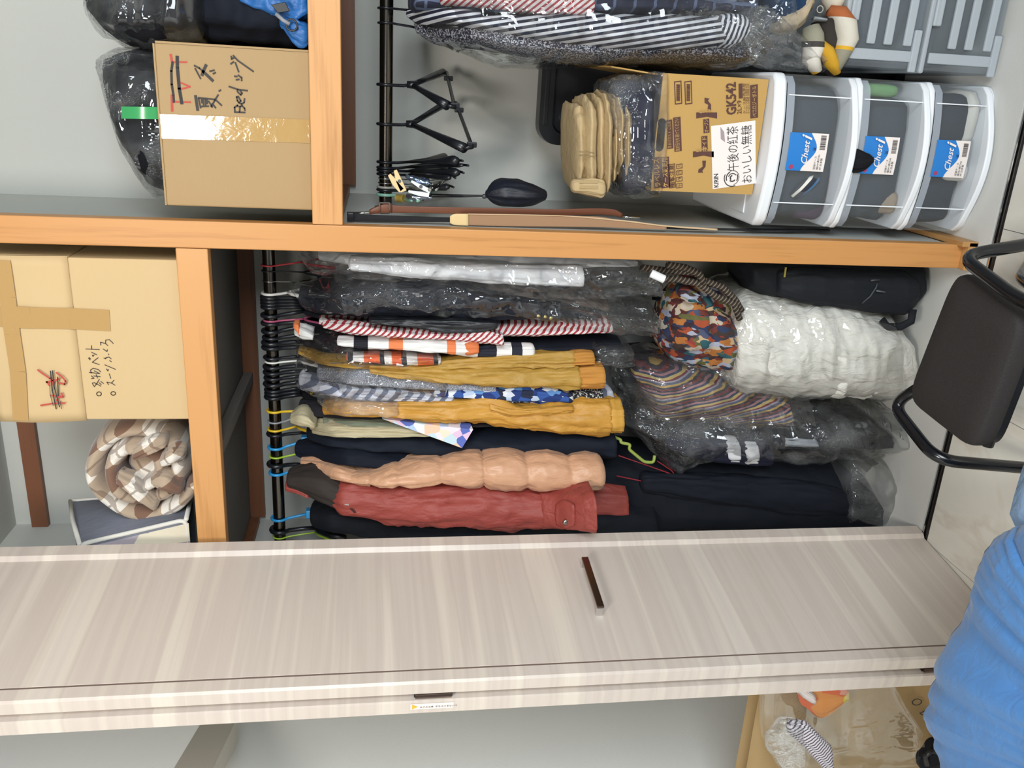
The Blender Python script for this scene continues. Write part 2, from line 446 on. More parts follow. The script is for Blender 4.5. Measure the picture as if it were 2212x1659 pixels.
# shelves: board, front beam, ledger rail
def shelf(label, x0, x1, zt, zb, rail_x, brace=None):
    r = thing('closet_shelf', label, 'shelf', ((x0 + x1) / 2, Y0, zt))
    MB().box((x0, Y0, zb), (x1, Y0 + .032, zt)).build('front_beam', M_['beam'], r, bevel=.002)
    MB().box((x0, Y0 + .032, zb + .030), (x1, YB - .002, zt - .006)).build('board', M_['board'], r)
    MB().box((x0, Y0 + .033, zb + .003), (x1, Y0 + .05, zb + .03)).build('front_ledger', M_['rail'], r)
    MB().box((rail_x[0], YB - .022, zb - .012), (rail_x[1], YB - .002, zb + .03)).build('back_ledger', M_['rail'], r)
    MB().box((x0 + .001, Y0 + .05, zb + .004), (x0 + .021, YB - .022, zb + .03)).build('side_ledger', M_['rail'], r)
    if brace: MB().prism(brace, (.03, 0, 0)).build('cross_brace', M_['board'], r, bevel=.001)
    return r
shelf('wooden upper closet shelf left of the post, holding a plaid fleece roll', XL, XD0 - .001, 1.827, 1.762, (XL + .02, XD0 - .01))
MB().box((-.86, Y0 + .055, 1.765), (-.83, YB - .024, 1.79)).build('cross_brace', M_['board'], bpy.data.objects['closet_shelf'])
shelf('wooden closet shelf right of the post, holding a marked cardboard box', XD1 + .001, XR, 1.5447, 1.4812, (XD1 + .02, XR))

# ------------------------------------------------------------------ folding door
dF = Vector((-1.058, 1.782, 0)); dd = Vector((-.1377, -.9905, 0)); dn = Vector((.9905, -.1377, 0))
def DP(s, o, z): return dF + dd * s + dn * o + Vector((0, 0, z))
dr = thing('door_1', None, None, DP(.2, -.04, 0)); struct(dr)
DZ0, DZ1 = .004, 2.43
prof = [(-.046, -.026), (-.046, .006), (-.043, .009), (-.010, .009), (-.001, .0), (.366, .0), (.3675, -.003), (.3695, -.003), (.371, 0), (.397, 0), (.402, -.004), (.402, -.030), (-.046, -.030)]
MB().prism([DP(s, o, DZ0) for s, o in prof], (0, 0, DZ1 - DZ0)).build('front_panel', M_['door'], dr)
MB().hexa([DP(s, o, z) for z in (DZ0, DZ1) for s, o in ((.3664, -.0028), (.3702, -.0028), (.3702, -.0006), (.3664, -.0006))]).build('groove', plain('groove_brown', '6f5e55', .6), dr)
prof2 = [(.409, -.046), (.409, -.075), (-.04, -.075), (-.04, -.046), (.405, -.044)]
pb = MB().prism([DP(s, o, DZ0) for s, o in prof2], (0, 0, DZ1 - DZ0)).build('rear_panel', M_['door'], dr)
for zc in (2.16, 1.295, .20):
    h_ = MB(); h_.hexa([DP(a, o, zc + z) for z in (-.038, .038) for a, o in ((.36, -.031), (.398, -.031), (.398, -.045), (.36, -.045))])
    hg = h_.build('hinge', M_['blackpl'], dr)
    MB().tube([DP(.40, -.037, zc - .036), DP(.40, -.037, zc + .036)], .006).build('hinge_pin', M_['bar'], hg)
st = MB().add([DP(.4097, -.049, 1.255), DP(.4097, -.064, 1.255), DP(.4097, -.064, 1.340), DP(.4097, -.049, 1.340)], [(0, 1, 2, 3)]).build('warning_sticker', M_['paperw'], pb)
sd_ = DP(.4103, -.0565, 1.334)
mb = MB(); mb.add([DP(.4103, -.050, 1.337), DP(.4103, -.063, 1.337), DP(.4103, -.0565, 1.325)], [(0, 1, 2)])
mb.build('warning_triangle', plain('sticker_yellow', 'd8b03c', .6), pb)
text_mesh('small_print', 'はさみ注意  手をはさまないで', DP(.4103, -.060, 1.322), (0, 0, -1), -dn * -1, .0055, M_['ink'], pb)
# pull handle
hz = .925
pts = [(.065, .232)]
mb = MB(); mb.hexa([DP(a, o, hz + z) for z in (-.008, .008) for a, o in ((.068, .022), (.237, .022), (.237, .027), (.068, .027))])
hd = mb.build('handle', M_['bar'], dr, bevel=.0012)
for a in (.068, .229):
    mb = MB(); mb.hexa([DP(a + x, o, hz + z) for z in (-.008, .008) for x, o in ((0, 0), (.008, 0), (.008, .022), (0, .022))])
    mb.build('handle_foot', M_['chrome'], hd, bevel=.001)

# ------------------------------------------------------------------ clothes rods
def rod(label, x0, x1, z, Y, r):
    t = thing('clothes_rod', label, 'clothes rod', ((x0 + x1) / 2, Y, z))
    MB().tube([(x0 + .004, Y, z), (x1 - .004, Y, z)], r, 20).build('pipe', M_['pipe'], t, smooth=True)
    for x, s in ((x0, 1), (x1, -1)):
        MB().tube([(x, Y, z), (x + s * .008, Y, z)], r * 1.7, 18).build('end_socket', M_['blackpl'], t, smooth=True)
    return t
YR = 2.147
ZRL, ZRR, RR = 1.673, 1.390, .0155
rod('dark metal clothes rod crowded with hangers left of the post', XL, XD0 + .008, ZRL, YR, RR)
rod('dark metal clothes rod with empty hangers right of the post', XD1 - .004, XR, ZRR, YR, RR)
rod('low dark clothes rod behind the hanging clothes, near the floor', XL, XD0 + .008, .93, 2.2, .014)

# ------------------------------------------------------------------ cardboard boxes
M_['cb_r'] = cardboard('cardboard_tan', 'ae9168', '9f845b')
M_['cb_l'] = cardboard('cardboard_sand', 'cdb285', 'c2a77a')
M_['cb_k'] = cardboard('cardboard_kraft', 'bb9656', 'b08a4c')
def tape_mat(name, hexc, shine=1.0):
    t = NT(name)
    n = t.noise(t.obj(), 30, 3, .6, 1).outputs[0]
    return t.done(S(hexc), .10, t.bump(n, .25, .004), None, Coat_Weight=shine)
M_['tape'] = tape_mat('brown_tape', 'b99560')
M_['taper'] = tape_mat('clear_brown_tape', 'b7955f')

YF = 1.90
bx = thing('cardboard_box', 'tan cardboard box with crossed-out marker and handwritten bed sheet note, right of the post', 'box', (-.12, 2.1, 1.545))
x0, x1, z0, z1 = -.2835, .034, 1.5455, 1.845
MB().box((x0, YF, z0), (x1, YF + .37, z1)).build('carton', M_['cb_r'], bx, bevel=.003)
MB().box((x0 + .001, YF - .002, z1 - .001), (x1 - .001, YF + .18, z1 + .0025)).build('flap', M_['cb_r'], bx)
MB().box((x0 + .001, YF + .183, z1 - .001), (x1 - .001, YF + .37, z1 + .003)).build('flap', M_['cb_r'], bx)
MB().box((x1, YF + .001, z0 + .002), (x1 + .004, YF + .369, z1 - .002)).build('side_flap', M_['cb_r'], bx)
tp = MB(); a, b = P(370, 248, YF).x, P(370, 300, YF).x
tp.quadgrid(lambda u, v: Vector((b + (a - b) * u + .004 * (1 - v), YF - .0012 - .0006 * noise.noise(Vector((u * 3, v * 12, 3))), z0 + .002 + (z1 - z0 - .002) * v)), 4, 24)
tp.build('packing_tape', M_['taper'], bx, smooth='all')
yq = YF - .0015
M_['ink2'] = plain('grey_marker', '3a3634', .7)
def zm(ox, oy, k): return lambda *L: [[(ox + a / k, oy + b / k) for a, b in s] for s in L]
z1_ = zm(360, 110, 11.06)
def marks(name, lines, Y, w, mat, par):
    for s in lines: strokes(name, [s], Y, w, mat, par)
marks('marker_strike', z1_([(140, 270), (110, 480), (120, 800), (160, 1060), (170, 1220)]), yq, .0045, M_['ink'], bx)
marks('marker_strike', z1_([(250, 140), (255, 400), (300, 900), (360, 1250)]), yq, .0062, M_['ink'], bx)
marks('red_stroke', z1_([(120, 1060), (130, 1430)], [(95, 90), (130, 270)]), yq + .0004, .0046, M_['redink'], bx)
marks('red_stroke', z1_([(130, 265), (220, 268)], [(310, 265), (480, 268)], [(340, 760), (560, 855), (350, 910)], [(180, 1215), (570, 1225)]), yq + .0004, .0030, M_['redink'], bx)
marks('handwriting', z1_([(690, 1080), (740, 1410)], [(1100, 710), (870, 490)], [(845, 575), (870, 490), (940, 340)]), yq, .0056, M_['ink2'], bx)
marks('handwriting', z1_([(680, 420), (810, 660)], [(660, 350), (780, 410), (870, 490)], [(1030, 485), (1135, 460)], [(1110, 545), (1165, 515)], [(1250, 960), (1290, 935)],
    [(760, 1130), (810, 1360)], [(760, 1120), (1180, 1160)], [(830, 1150), (840, 1240)], [(870, 1150), (880, 1290)], [(920, 1150), (930, 1300)], [(960, 1160), (970, 1260)], [(820, 1325), (1000, 1320)], [(1000, 1200), (1090, 1340)], [(1230, 1050), (1150, 1180), (1060, 1330)], [(1150, 1150), (1310, 1300)], [(1090, 1260), (1170, 1360)],
    [(1620, 1460), (1870, 1470)], [(1630, 1450), (1620, 1350), (1690, 1300), (1710, 1330)], [(1740, 1460), (1750, 1330), (1800, 1310), (1860, 1370), (1870, 1420)],
    [(1770, 1190), (1730, 1240), (1690, 1190), (1670, 1100), (1710, 1090), (1770, 1190)], [(1730, 1240), (1790, 1270), (1850, 1230), (1860, 1140)],
    [(1490, 850), (1700, 920), (1930, 950)], [(1690, 930), (1690, 970), (1770, 1050), (1800, 1010), (1750, 940)],
    [(1660, 690), (1730, 680)], [(1620, 605), (1680, 610)], [(1710, 580), (1790, 640), (1790, 710)], [(1640, 280), (1720, 500)],
    [(1530, 310), (1600, 260)], [(1540, 130), (1560, 190)], [(1545, 195), (1610, 160)], [(1590, 110), (1700, 230), (2070, 490)]), yq, .0031, M_['ink2'], bx)

# box on the left shelf with a taped upper flap
YL = 1.89
bl = thing('cardboard_box', 'sand-coloured taped cardboard box with crossed-out red writing, left of the post', 'box', (-.58, 2.08, 1.827))
lx0, lx1, lz0, lz1, lzc = -.763, -.397, 1.828, 2.235, 2.05
MB().box((lx0, YL, lz0), (lx1, YL + .36, lzc)).build('carton', M_['cb_l'], bl, bevel=.003)
mb = MB()
mb.quadgrid(lambda u, v: Vector((lx0 - .004 + (lx1 - lx0 + .006) * u, YL + .006 - .010 * math.sin(v * PI * .9) + .004 * noise.noise(Vector((u * 4, v * 3, 1))), lzc + .001 + (lz1 - lzc) * v - .012 * u * (1 - v) * 0)), 16, 10)
mb.build('front_flap', M_['cb_l'], bl, smooth='all', solid=.004)
MB().box((lx0 - .002, YL + .014, lzc + .001), (lx1 + .001, YL + .36, lz1 - .004)).build('carton_top', M_['cb_l'], bl, bevel=.003)
def flapy(z): v = min(1, max(0, (z - lzc) / (lz1 - lzc))); return (YL + .006 - .010 * math.sin(v * PI * .9) - .0045) if z > lzc else YL - .0012
def tape_strip(name, pts, w, mat, par):
    mb = MB()
    for (a, b) in zip(pts[:-1], pts[1:]):
        A = P(a[0], a[1], YL); B = P(b[0], b[1], YL)
        A.y = flapy(A.z) - .001; B.y = flapy(B.z) - .001
        t = (B - A).normalized(); n = Vector((t.z, 0, -t.x)) * w / 2
        mb.add([A - n, A + n, B + n, B - n], [(0, 1, 2, 3)])
    return mb.build(name, mat, par)
tape_strip('packing_tape', [(238, 692), (195, 690), (150, 688), (110, 686), (70, 684), (20, 682), (-20, 680)], .047, M_['tape'], bl)
tape_strip('top_tape', [(8, 560), (20, 640), (30, 720), (42, 800), (48, 905)], .032, M_['tape'], bl)
z2_ = zm(70, 720, 9.758)
marks('red_stroke', z2_([(110, 770), (220, 850), (370, 950), (420, 1000)], [(290, 1030), (380, 1010)], [(300, 1020), (360, 1100)], [(505, 830), (620, 910), (700, 1005), (680, 1075), (540, 1040)], [(470, 1000), (570, 950)], [(175, 1520), (420, 1480), (680, 1470)], [(610, 1260), (650, 1340), (540, 1350)], [(390, 1310), (600, 1330)], [(500, 1400), (580, 1450)], [(420, 980), (430, 1080)]), YL - .0105, .0036, M_['redink'], bl)
marks('strike_line', z2_([(380, 795), (420, 1200), (500, 1590)], [(425, 790), (465, 1150), (570, 1550)], [(530, 920), (545, 1320)]), YL - .0109, .0024, M_['ink'], bl)
marks('strike_line', z2_([(365, 1100), (375, 1300), (440, 1530)], [(590, 1440), (615, 1590)]), YL - .0109, .0012, M_['ink'], bl)
ring = lambda cx, cy, rx, ry: [(cx + rx * math.cos(2 * PI * i / 14), cy + ry * math.sin(2 * PI * i / 14)) for i in range(15)]
marks('handwriting', z2_(ring(1403, 1277, 50, 42), ring(1703, 1268, 50, 38),
    [(1290, 1110), (1262, 1050), (1310, 1040), (1345, 1075)], [(1410, 970), (1345, 1075), (1300, 1130)], [(1350, 1060), (1440, 1115)], [(1400, 1040), (1450, 1080)], [(1440, 1015), (1500, 1060)],
    [(1240, 955), (1290, 950)], [(1240, 895), (1300, 950)], [(1290, 900), (1430, 915)], [(1345, 870), (1370, 945)], [(1195, 825), (1260, 830)], [(1235, 840), (1225, 770), (1280, 740), (1380, 760), (1440, 815)], [(1250, 830), (1400, 850)], [(1300, 790), (1420, 850)],
    [(1410, 660), (1262, 610), (1385, 515)], [(1180, 520), (1210, 560)], [(1195, 510), (1225, 545)], [(1260, 460), (1275, 485), (1300, 455)], [(1245, 400), (1360, 455)], [(1125, 330), (1410, 345)], [(1245, 260), (1250, 335)],
    [(1605, 1085), (1570, 1030), (1665, 1050), (1720, 990)], [(1660, 1045), (1740, 1095)], [(1620, 855), (1650, 950)], [(1560, 750), (1590, 795), (1600, 760)], [(1525, 665), (1750, 760)],
    [(1505, 520), (1540, 540), (1560, 510)], [(1540, 520), (1610, 500), (1660, 540)], [(1625, 575), (1665, 600)], [(1600, 435), (1612, 452)], [(1490, 330), (1570, 385), (1580, 345)], [(1440, 250), (1435, 190), (1540, 215), (1590, 260)], [(1540, 210), (1545, 145), (1620, 135), (1705, 215)]), YL - .0012, .0017, M_['ink2'], bl)

# tea carton on the chest of drawers
tb = thing('tea_carton', 'open kraft drink carton with brown print standing on the white drawers', 'box', (-.09, 2.06, .545))
TY = 1.93
tx0, tx1, tz0, tz1 = -.2175, .036, .545, .79
MB().box((tx0, TY + .0045, tz0), (tx0 + .004, TY + .30, tz1)).build('side_wall', M_['cb_k'], tb)
MB().box((tx1 - .004, TY + .0045, tz0), (tx1, TY + .30, tz1)).build('side_wall', M_['cb_k'], tb)
MB().box((tx0, TY + .30, tz0), (tx1, TY + .304, tz1)).build('rear_wall', M_['cb_k'], tb)
MB().box((tx0 + .004, TY + .004, tz0), (tx1 - .004, TY + .30, tz0 + .004)).build('bottom', M_['cb_k'], tb)
# front wall with the oval hand hole
hc = Vector(((P(1427, 325, TY).x + P(1427, 258, TY).x) / 2, 0, P(1427, 291, TY).z)); hw_, hr = .036, .0105
mb = MB(); ho = [];
for i in range(24):
    a = 2 * PI * i / 24; ho.append((hc.x + (hw_ - hr) * (1 if math.cos(a) > 0 else -1) + hr * math.cos(a), hc.z + hr * math.sin(a)))
ou = []
for i in range(24):
    a = 2 * PI * i / 24; c_, s_ = math.cos(a), math.sin(a); k = 1 / max(abs(c_), abs(s_))
    ou.append((tx0 + (tx1 - tx0) * (.5 + .5 * c_ * k), tz0 + (tz1 - tz0) * (.5 + .5 * s_ * k)))
fr_ = [Vector((x, TY, z)) for x, z in ou]; fi = [Vector((x, TY, z)) for x, z in ho]
bi = [Vector((x, TY + .004, z)) for x, z in ho]; bo = [Vector((x, TY + .004, z)) for x, z in ou]
mb.loft([bo, fr_, fi, bi], False, False)
mb.build('front_wall', M_['cb_k'], tb)
mb = MB(); a = P(1228, 176, TY + .10); 
mb.add([Vector((tx1 - .003, TY + .04, tz1)), Vector((tx1 - .003, TY + .29, tz1)), Vector((tx1 + .012, TY + .27, tz1 + .145)), Vector((tx1 + .008, TY + .07, tz1 + .10))], [(0, 1, 2, 3)])
mb.build('side_flap', M_['cb_k'], tb, solid=.003)
ty = TY - .0012
def TP(x, y): return P(x, y, ty)
tux = (TP(1540, 200) - TP(1545, 400)); tux.z *= 1; tux.normalize(); tuz = Vector((-tux.z, 0, tux.x))
def patch(name, x0, y0, x1, y1, mat, off=0.0, par=None):
    """rectangle between two photo corners (upper-left reading corner, lower-right)"""
    A = P(x0, y0, ty - off); B = P(x1, y1, ty - off); w = (B - A).dot(tux); h = (A - B).dot(tuz)
    C = A + tux * w; D = A - tuz * h
    return MB().add([A, D, C - tuz * h, C], [(0, 1, 2, 3)]).build(name, mat, par or tb)
def ptxt(name, s, x, y, hpx, mat, yend=None, bold=0, off=.0004, par=None):
    """print of em height hpx (photo pixels) that starts at (x, y) and ends at y = yend"""
    A = P(x, y, ty - off); em = hpx * .00112
    c = bpy.data.curves.new('t', 'FONT'); c.body = s; c.size = 1
    o = bpy.data.objects.new('t', c); COL.objects.link(o); bpy.context.view_layer.update(); w = o.dimensions.x
    bpy.data.objects.remove(o); bpy.data.curves.remove(c)
    sx = ((P(x, yend, ty - off) - A).length / (w * em)) if yend is not None else 1
    return text_mesh(name, s, A, tux, tuz, em, mat, par or tb, bold, 0, sx)
lab = patch('white_label', 1539.4, 408.7, 1631.7, 260, M_['paperw'])
ptxt('label_print', 'KIRIN', 1552, 405, 13.5, M_['ink'], 376, .02, .0006)
ptxt('label_print', '午後の紅茶', 1594, 369, 27, M_['ink'], 272, -.004, .0006)
ptxt('label_print', 'おいしい無糖', 1623, 396, 25, M_['ink'], 272, -.004, .0006)
# round emblem of swirling strokes and a small leaf
mb = MB()
for (rr_, a0, a1, w) in ((12, 60, 200, .0022), (10, 190, 380, .0014), (9, 20, 110, .0026), (6, -60, 70, .0022), (5, 130, 230, .0030), (3, 0, 140, .0034), (8, 230, 300, .0026)):
    c = P(1582, 384, ty - .0006); k = 1.42 / 880
    for i in range(20):
        t0 = math.radians(a0 + (a1 - a0) * i / 20); t1 = math.radians(a0 + (a1 - a0) * (i + 1) / 20)
        p0 = c + tux * math.cos(t0) * rr_ * k + tuz * math.sin(t0) * rr_ * k; p1 = c + tux * math.cos(t1) * rr_ * k + tuz * math.sin(t1) * rr_ * k
        n0 = (p0 - c).normalized() * w / 2; n1 = (p1 - c).normalized() * w / 2
        mb.add([p0 - n0, p0 + n0, p1 + n1, p1 - n1], [(0, 1, 2, 3)])
mb.build('label_emblem', M_['ink2'], tb)
MB().add([TP(1557, 300) - Vector((0, .0006, 0)), TP(1566, 307) - Vector((0, .0006, 0)), TP(1564, 285) - Vector((0, .0006, 0)), TP(1556, 274) - Vector((0, .0006, 0))], [(0, 1, 2, 3)]).build('label_leaf', plain('leaf_grey', '9d8f92', .6), tb)
ptxt('carton_print', 'GK542', 1590, 247, 28, M_['brownink'], 179, .03)
ptxt('carton_print', '2L×9', 1602, 246, 13, M_['brownink'], 217, .01)
patch('brown_patch', 1596, 213, 1604, 180, M_['brownink'])
for i in range(3): ptxt('carton_print', 'ラベルレス商品 お問合せ先' if i else 'ケース販売専用', 1610 + i * 4.6, 246, 5, M_['brownink'], 181)
pp = patch('brown_patch', 1621, 256, 1637, 182, M_['brownink'])
ptxt('carton_print', 'ペコロジーボトル', 1634, 252, 11, M_['cb_k'], 186, .01, .0006)
# left column of boxed notices
patch('brown_patch', 1413, 407, 1428, 338, M_['brownink']); ptxt('carton_print', 'ラベルレス', 1426, 404, 14, M_['cb_k'], 344, .02, .0006)
patch('brown_patch', 1430, 407, 1445, 338, M_['brownink']); ptxt('carton_print', 'ケース販売用', 1443, 404, 13, M_['cb_k'], 341, .02, .0006)
def frame(x0, y0, x1, y1, w, mat):
    A = P(x0, y0, ty); B = P(x1, y1, ty); W = (B - A).dot(tux); Hh = (A - B).dot(tuz); mb = MB()
    o = [A, A + tux * W, A + tux * W - tuz * Hh, A - tuz * Hh]
    i = [A + (tux - tuz) * w, A + tux * (W - w) - tuz * w, A + tux * (W - w) - tuz * (Hh - w), A + tux * w - tuz * (Hh - w)]
    mb.loft([o, i], False, False); return mb.build('print_frame', mat, tb)
frame(1446, 407, 1458, 353, .0016, M_['brownink']); ptxt('carton_print', '衝撃注意', 1457, 404, 11, M_['brownink'], 356, .01)
for k in range(4): frame(1461, 407 - k * 14, 1474, 395 - k * 14, .0014, M_['brownink']); ptxt('carton_print', '☂↑✋⚠'[k], 1472, 405 - k * 14, 10, M_['brownink'], 397 - k * 14)
patch('brown_patch', 1442, 322, 1452, 258, M_['brownink']); ptxt('carton_print', '手かけ穴です ご注意', 1450, 320, 8, M_['cb_k'], 262, 0, .0006)
patch('brown_patch', 1457, 328, 1470, 252, M_['brownink']); ptxt('carton_print', '直射日光を避けてください', 1468, 326, 10, M_['cb_k'], 255, 0, .0006)
for xx in (1458, 1480):
    frame(xx, 226, xx + 14, 174, .0022, M_['brownink'])
    mb = MB(); yy = 218.0
    while yy > 183:
        w = random.choice((.5, .9, 1.4)); A, B = P(xx + 3, yy, ty), P(xx + 11, yy - w, ty)
        mb.add([A, (A.x, A.y, B.z), B, (B.x, A.y, A.z)], [(0, 1, 2, 3)]); yy -= w + random.choice((.7, 1.1))
    mb.build('barcode', M_['brownink'], tb)
# side opening arrows
for (y0, y1) in ((255, 243), (335, 323)):
    patch('brown_patch', 1502 + (5 if y0 > 300 else 7) - 4, y0 + 4, 1545, y1, M_['brownink']) if False else None
for yc, xo in ((249, 0), (333, -7)):
    A = [P(1504 + xo, yc + 7, ty), P(1527 + xo, yc + 3, ty), P(1549 + xo, yc + 7, ty), P(1549 + xo, yc - 6, ty), P(1504 + xo, yc - 6, ty)]
    MB().add(A, [(0, 1, 2, 3, 4)]).build('brown_patch', M_['brownink'], tb)
    text_mesh('carton_print', 'OPEN', P(1510 + xo, yc - 4, ty - .0005), -tuz, tux, .0095, M_['cb_k'], tb, .02, 0, 1.25)
patch('brown_patch', 1520, 288, 1532, 256, M_['brownink']); ptxt('carton_print', 'オープン', 1530, 286, 10, M_['cb_k'], 258, .01, .0006)
patch('brown_patch', 1516, 327, 1528, 293, M_['brownink']); ptxt('carton_print', 'サイド', 1526, 324, 11, M_['cb_k'], 296, .01, .0006)
for ar in ([(1535, 236), (1535, 225), (1530, 216), (1521, 215), (1522, 211), (1534, 212), (1523, 211)], ):
    pass
MB().add([P(a, b, ty) for a, b in ((1536, 238), (1528, 238), (1530, 226), (1522, 222), (1522, 211), (1533, 213), (1529, 217), (1536, 226))], [tuple(range(8))]).build('arrow', M_['brownink'], tb)
MB().add([P(a, b, ty) for a, b in ((1525, 347), (1517, 347), (1518, 360), (1509, 366), (1508, 373), (1519, 373), (1517, 369), (1524, 360))], [tuple(range(8))]).build('arrow', M_['brownink'], tb)

# ------------------------------------------------------------------ white chest of three clear drawers
CX0, CX1 = -.286, .050
CYF, CYB = 1.912, 2.335
def cfront(u, bulge=.030): return CYF - bulge * (1 - (2 * u - 1) ** 2) + .012 * max(0, abs(2 * u - 1) - .9) / .1
def plastic(name, hexc, alpha, rough=.25):
    t = NT(name)
    tr = t.n('ShaderNodeBsdfTransparent', {0: (.93, .95, .97, 1)})
    t.done(S(hexc), rough)
    t.set(t.out, 'Surface', t.n('ShaderNodeMixShader', {0: alpha, 1: tr, 2: t.b.outputs[0]}))
    return t.m
M_['clear'] = plastic('clear_drawer_plastic', 'c9ccc8', .10, .3)
M_['frost'] = plastic('frosted_drawer_edge', 'b4bcc6', .62, .3)
M_['bin'] = plastic('frosted_bin_plastic', 'aab2b8', .22, .35)
M_['binlight'] = plastic('frosted_bin_rib', 'c0c8ce', .62, .35)
chest = thing('drawer_chest', 'white three-drawer plastic chest with clear fronts and blue stickers', 'chest of drawers', ((CX0 + CX1) / 2, 2.12, 0))
def ring_band(name, z0, z1, out, mat, par, inset=0.0, full=True, lens=0.0, bev=.004):
    """a horizontal band round the chest with the bowed front"""
    n = 20; pts = []
    for i in range(n + 1):
        u = i / n; pts.append(Vector((CX0 + inset + (CX1 - CX0 - 2 * inset) * u, cfront(u) - out - lens * (1 - (2 * u - 1) ** 2) ** 1.5, 0)))
    pts += [Vector((CX1 - inset, CYB, 0)), Vector((CX0 + inset, CYB, 0))] if full else [Vector((CX1 - inset, CYF + .03, 0)), Vector((CX0 + inset, CYF + .03, 0))]
    return MB().prism([p + Vector((0, 0, z0)) for p in pts], (0, 0, z1 - z0)).build(name, mat, par, smooth=True, bevel=bev)
ring_band('lid', .512, .541, .004, M_['white'], chest, -.002, bev=.007)
MB().box((CX0 + .02, CYF + .06, .5405), (CX1 - .02, CYB - .02, .5435)).build('lid_panel', M_['white'], chest, bevel=.002)
ring_band('base', .0, .020, .0, M_['white'], chest, .002)
zs = [(.356, .511), (.180, .330), (.020, .152)]
for i, (z0, z1) in enumerate(zs):
    if i < 2: ring_band('divider_frame', z0 - .026, z0 - .012, .004, M_['white'], chest, -.001)
    for sx in (CX0, CX1 - .004):
        MB().box((sx, CYF + .015, z0 - .010), (sx + .004, CYB, z1)).build('side_panel', M_['clear'], chest)
    dw = MB()
    n = 20; top = z1 - .018
    dw.quadgrid(lambda u, v: Vector((CX0 + .004 + (CX1 - CX0 - .008) * u, cfront(u), z0 + .004 + (top - z0 - .004) * v)), n, 3)
    d_ = dw.build('drawer', M_['clear'], chest, smooth='all')
    fe = MB(); fe.quadgrid(lambda u, v: Vector((CX0 + .004 + (CX1 - CX0 - .008) * u, cfront(u) - .001, top + (z1 - top) * v)), n, 1)
    fe.build('drawer_top_edge', M_['frost'], d_, smooth='all')
    ring_band('pull_lip', z0 - .011, z0 + .004, .003, M_['white'], d_, .001, True, .022, .003)
    for u in (.17, .87):
        x = CX0 + (CX1 - CX0) * u; y = cfront(u) - .0015
        MB().box((x - .0012, y - .001, z0 + .004), (x + .0012, y + .004, z1 - .004)).build('moulded_line', M_['white'], d_)
    # sticker: blue upper part, white lower part with a wave between
    sx0, sx1 = -.155, -.072
    sz1, sz0 = z1 - .014, z1 - .014 - .092 * (1 if i == 0 else .92)
    def sp(u, v, o=.0015):
        x = sx0 + (sx1 - sx0) * u; uu = (x - CX0) / (CX1 - CX0)
        return Vector((x, cfront(uu) - .001 - o, sz0 + (sz1 - sz0) * v))
    wave = lambda u: .42 + .14 * math.sin((u - .28) * 5.2) * -1 + .10 * (0.5 - u)
    sk = MB().quadgrid(lambda u, v: sp(u, v * wave(u)), 14, 2).build('sticker', M_['paperw'], d_)
    MB().quadgrid(lambda u, v: sp(u, wave(u) + (1 - wave(u)) * v), 14, 2).build('sticker_blue', plain('sticker_blue', '1f77c4', .35), d_)
    blk = plain('sticker_red', 'a03a62', .5)
    MB().add([sp(.10 + .055 * math.cos(2 * PI * k / 10) * (1 + .3 * (k % 2)), .86 + .055 * math.sin(2 * PI * k / 10) * (1 + .3 * (k % 2)), .0022) for k in range(10)], [tuple(range(10))]).build('sticker_flower', blk, d_)
    text_mesh('sticker_print', 'Chest', sp(.16, wave(.3) + .06, .0035), (1, 0.0, 0), (0, 0, 1), .021, M_['paperw'], d_, .012, .35)
    text_mesh('sticker_print', 'i', sp(.80, wave(.8) + .12, .0045), (1, 0, 0), (0, 0, 1), .036, M_['paperw'], d_, .02, .35)
    text_mesh('sticker_print', 'M', sp(.55, .30, .0035), (1, 0, 0), (0, 0, 1), .009, plain('sticker_blue_ink', '2a5f9f', .5), d_, .02)
    for k in range(3): text_mesh('sticker_print', ('収納ケース', '幅34×奥行43', 'PP 日本製')[k], sp(.05, .24 - k * .08, .0035), (1, 0, 0), (0, 0, 1), .006, M_['ink'], d_)
    mb = MB(); xx = .58
    while xx < .94:
        w = random.choice((.008, .014, .02)); mb.add([sp(xx, .06, .0025), sp(xx + w, .06, .0025), sp(xx + w, .20, .0025), sp(xx, .20, .0025)], [(0, 1, 2, 3)]); xx += w + random.choice((.008, .014))
    mb.build('barcode', M_['ink'], d_)
# clothes seen through the drawer fronts
def lump(name, label, cat, x0, x1, z0, z1, y0, y1, mat, group=None, e=3.5, amp=.08):
    SEED[0] += 1; sd = SEED[0] * 2.1
    t = MB(); rings = []
    n = 14
    for j in range(n + 1):
        s = j / n; sc = max(.05, (1 - abs(2 * s - 1) ** e)) ** (1 / e); z = z0 + (z1 - z0) * s; r = []
        for k in range(24):
            a = 2 * PI * k / 24; ca, sa = math.cos(a), math.sin(a)
            m = sc * (1 + amp * noise.noise(Vector((ca * 2 + sd, sa * 2, s * 3))))
            r.append(Vector(((x0 + x1) / 2 + (x1 - x0) / 2 * math.copysign(abs(ca) ** (2 / e), ca) * m, (y0 + y1) / 2 + (y1 - y0) / 2 * math.copysign(abs(sa) ** (2 / e), sa) * m, z)))
        rings.append(r)
    t.loft(rings)
    return tag(t.build(name, mat, None, smooth='all'), label, cat, group)
dk = fabric('dark_slate_cloth', '3a434e'); dk2 = fabric('dark_navy_cloth', '252d3c'); pur = fabric('plum_cloth', '443548'); wht = fabric('white_cloth', 'cfccc4'); gr = fabric('green_cloth', '6f9a68')
lump('folded_clothes', 'dark slate clothes folded in the top clear drawer', 'clothes', -.268, .034, .362, .488, 1.898, 2.2, dk, e=5)
lump('folded_clothes', 'dark plum cloth at the left end of the top drawer', 'clothes', -.272, -.12, .361, .44, 1.913, 1.97, pur)
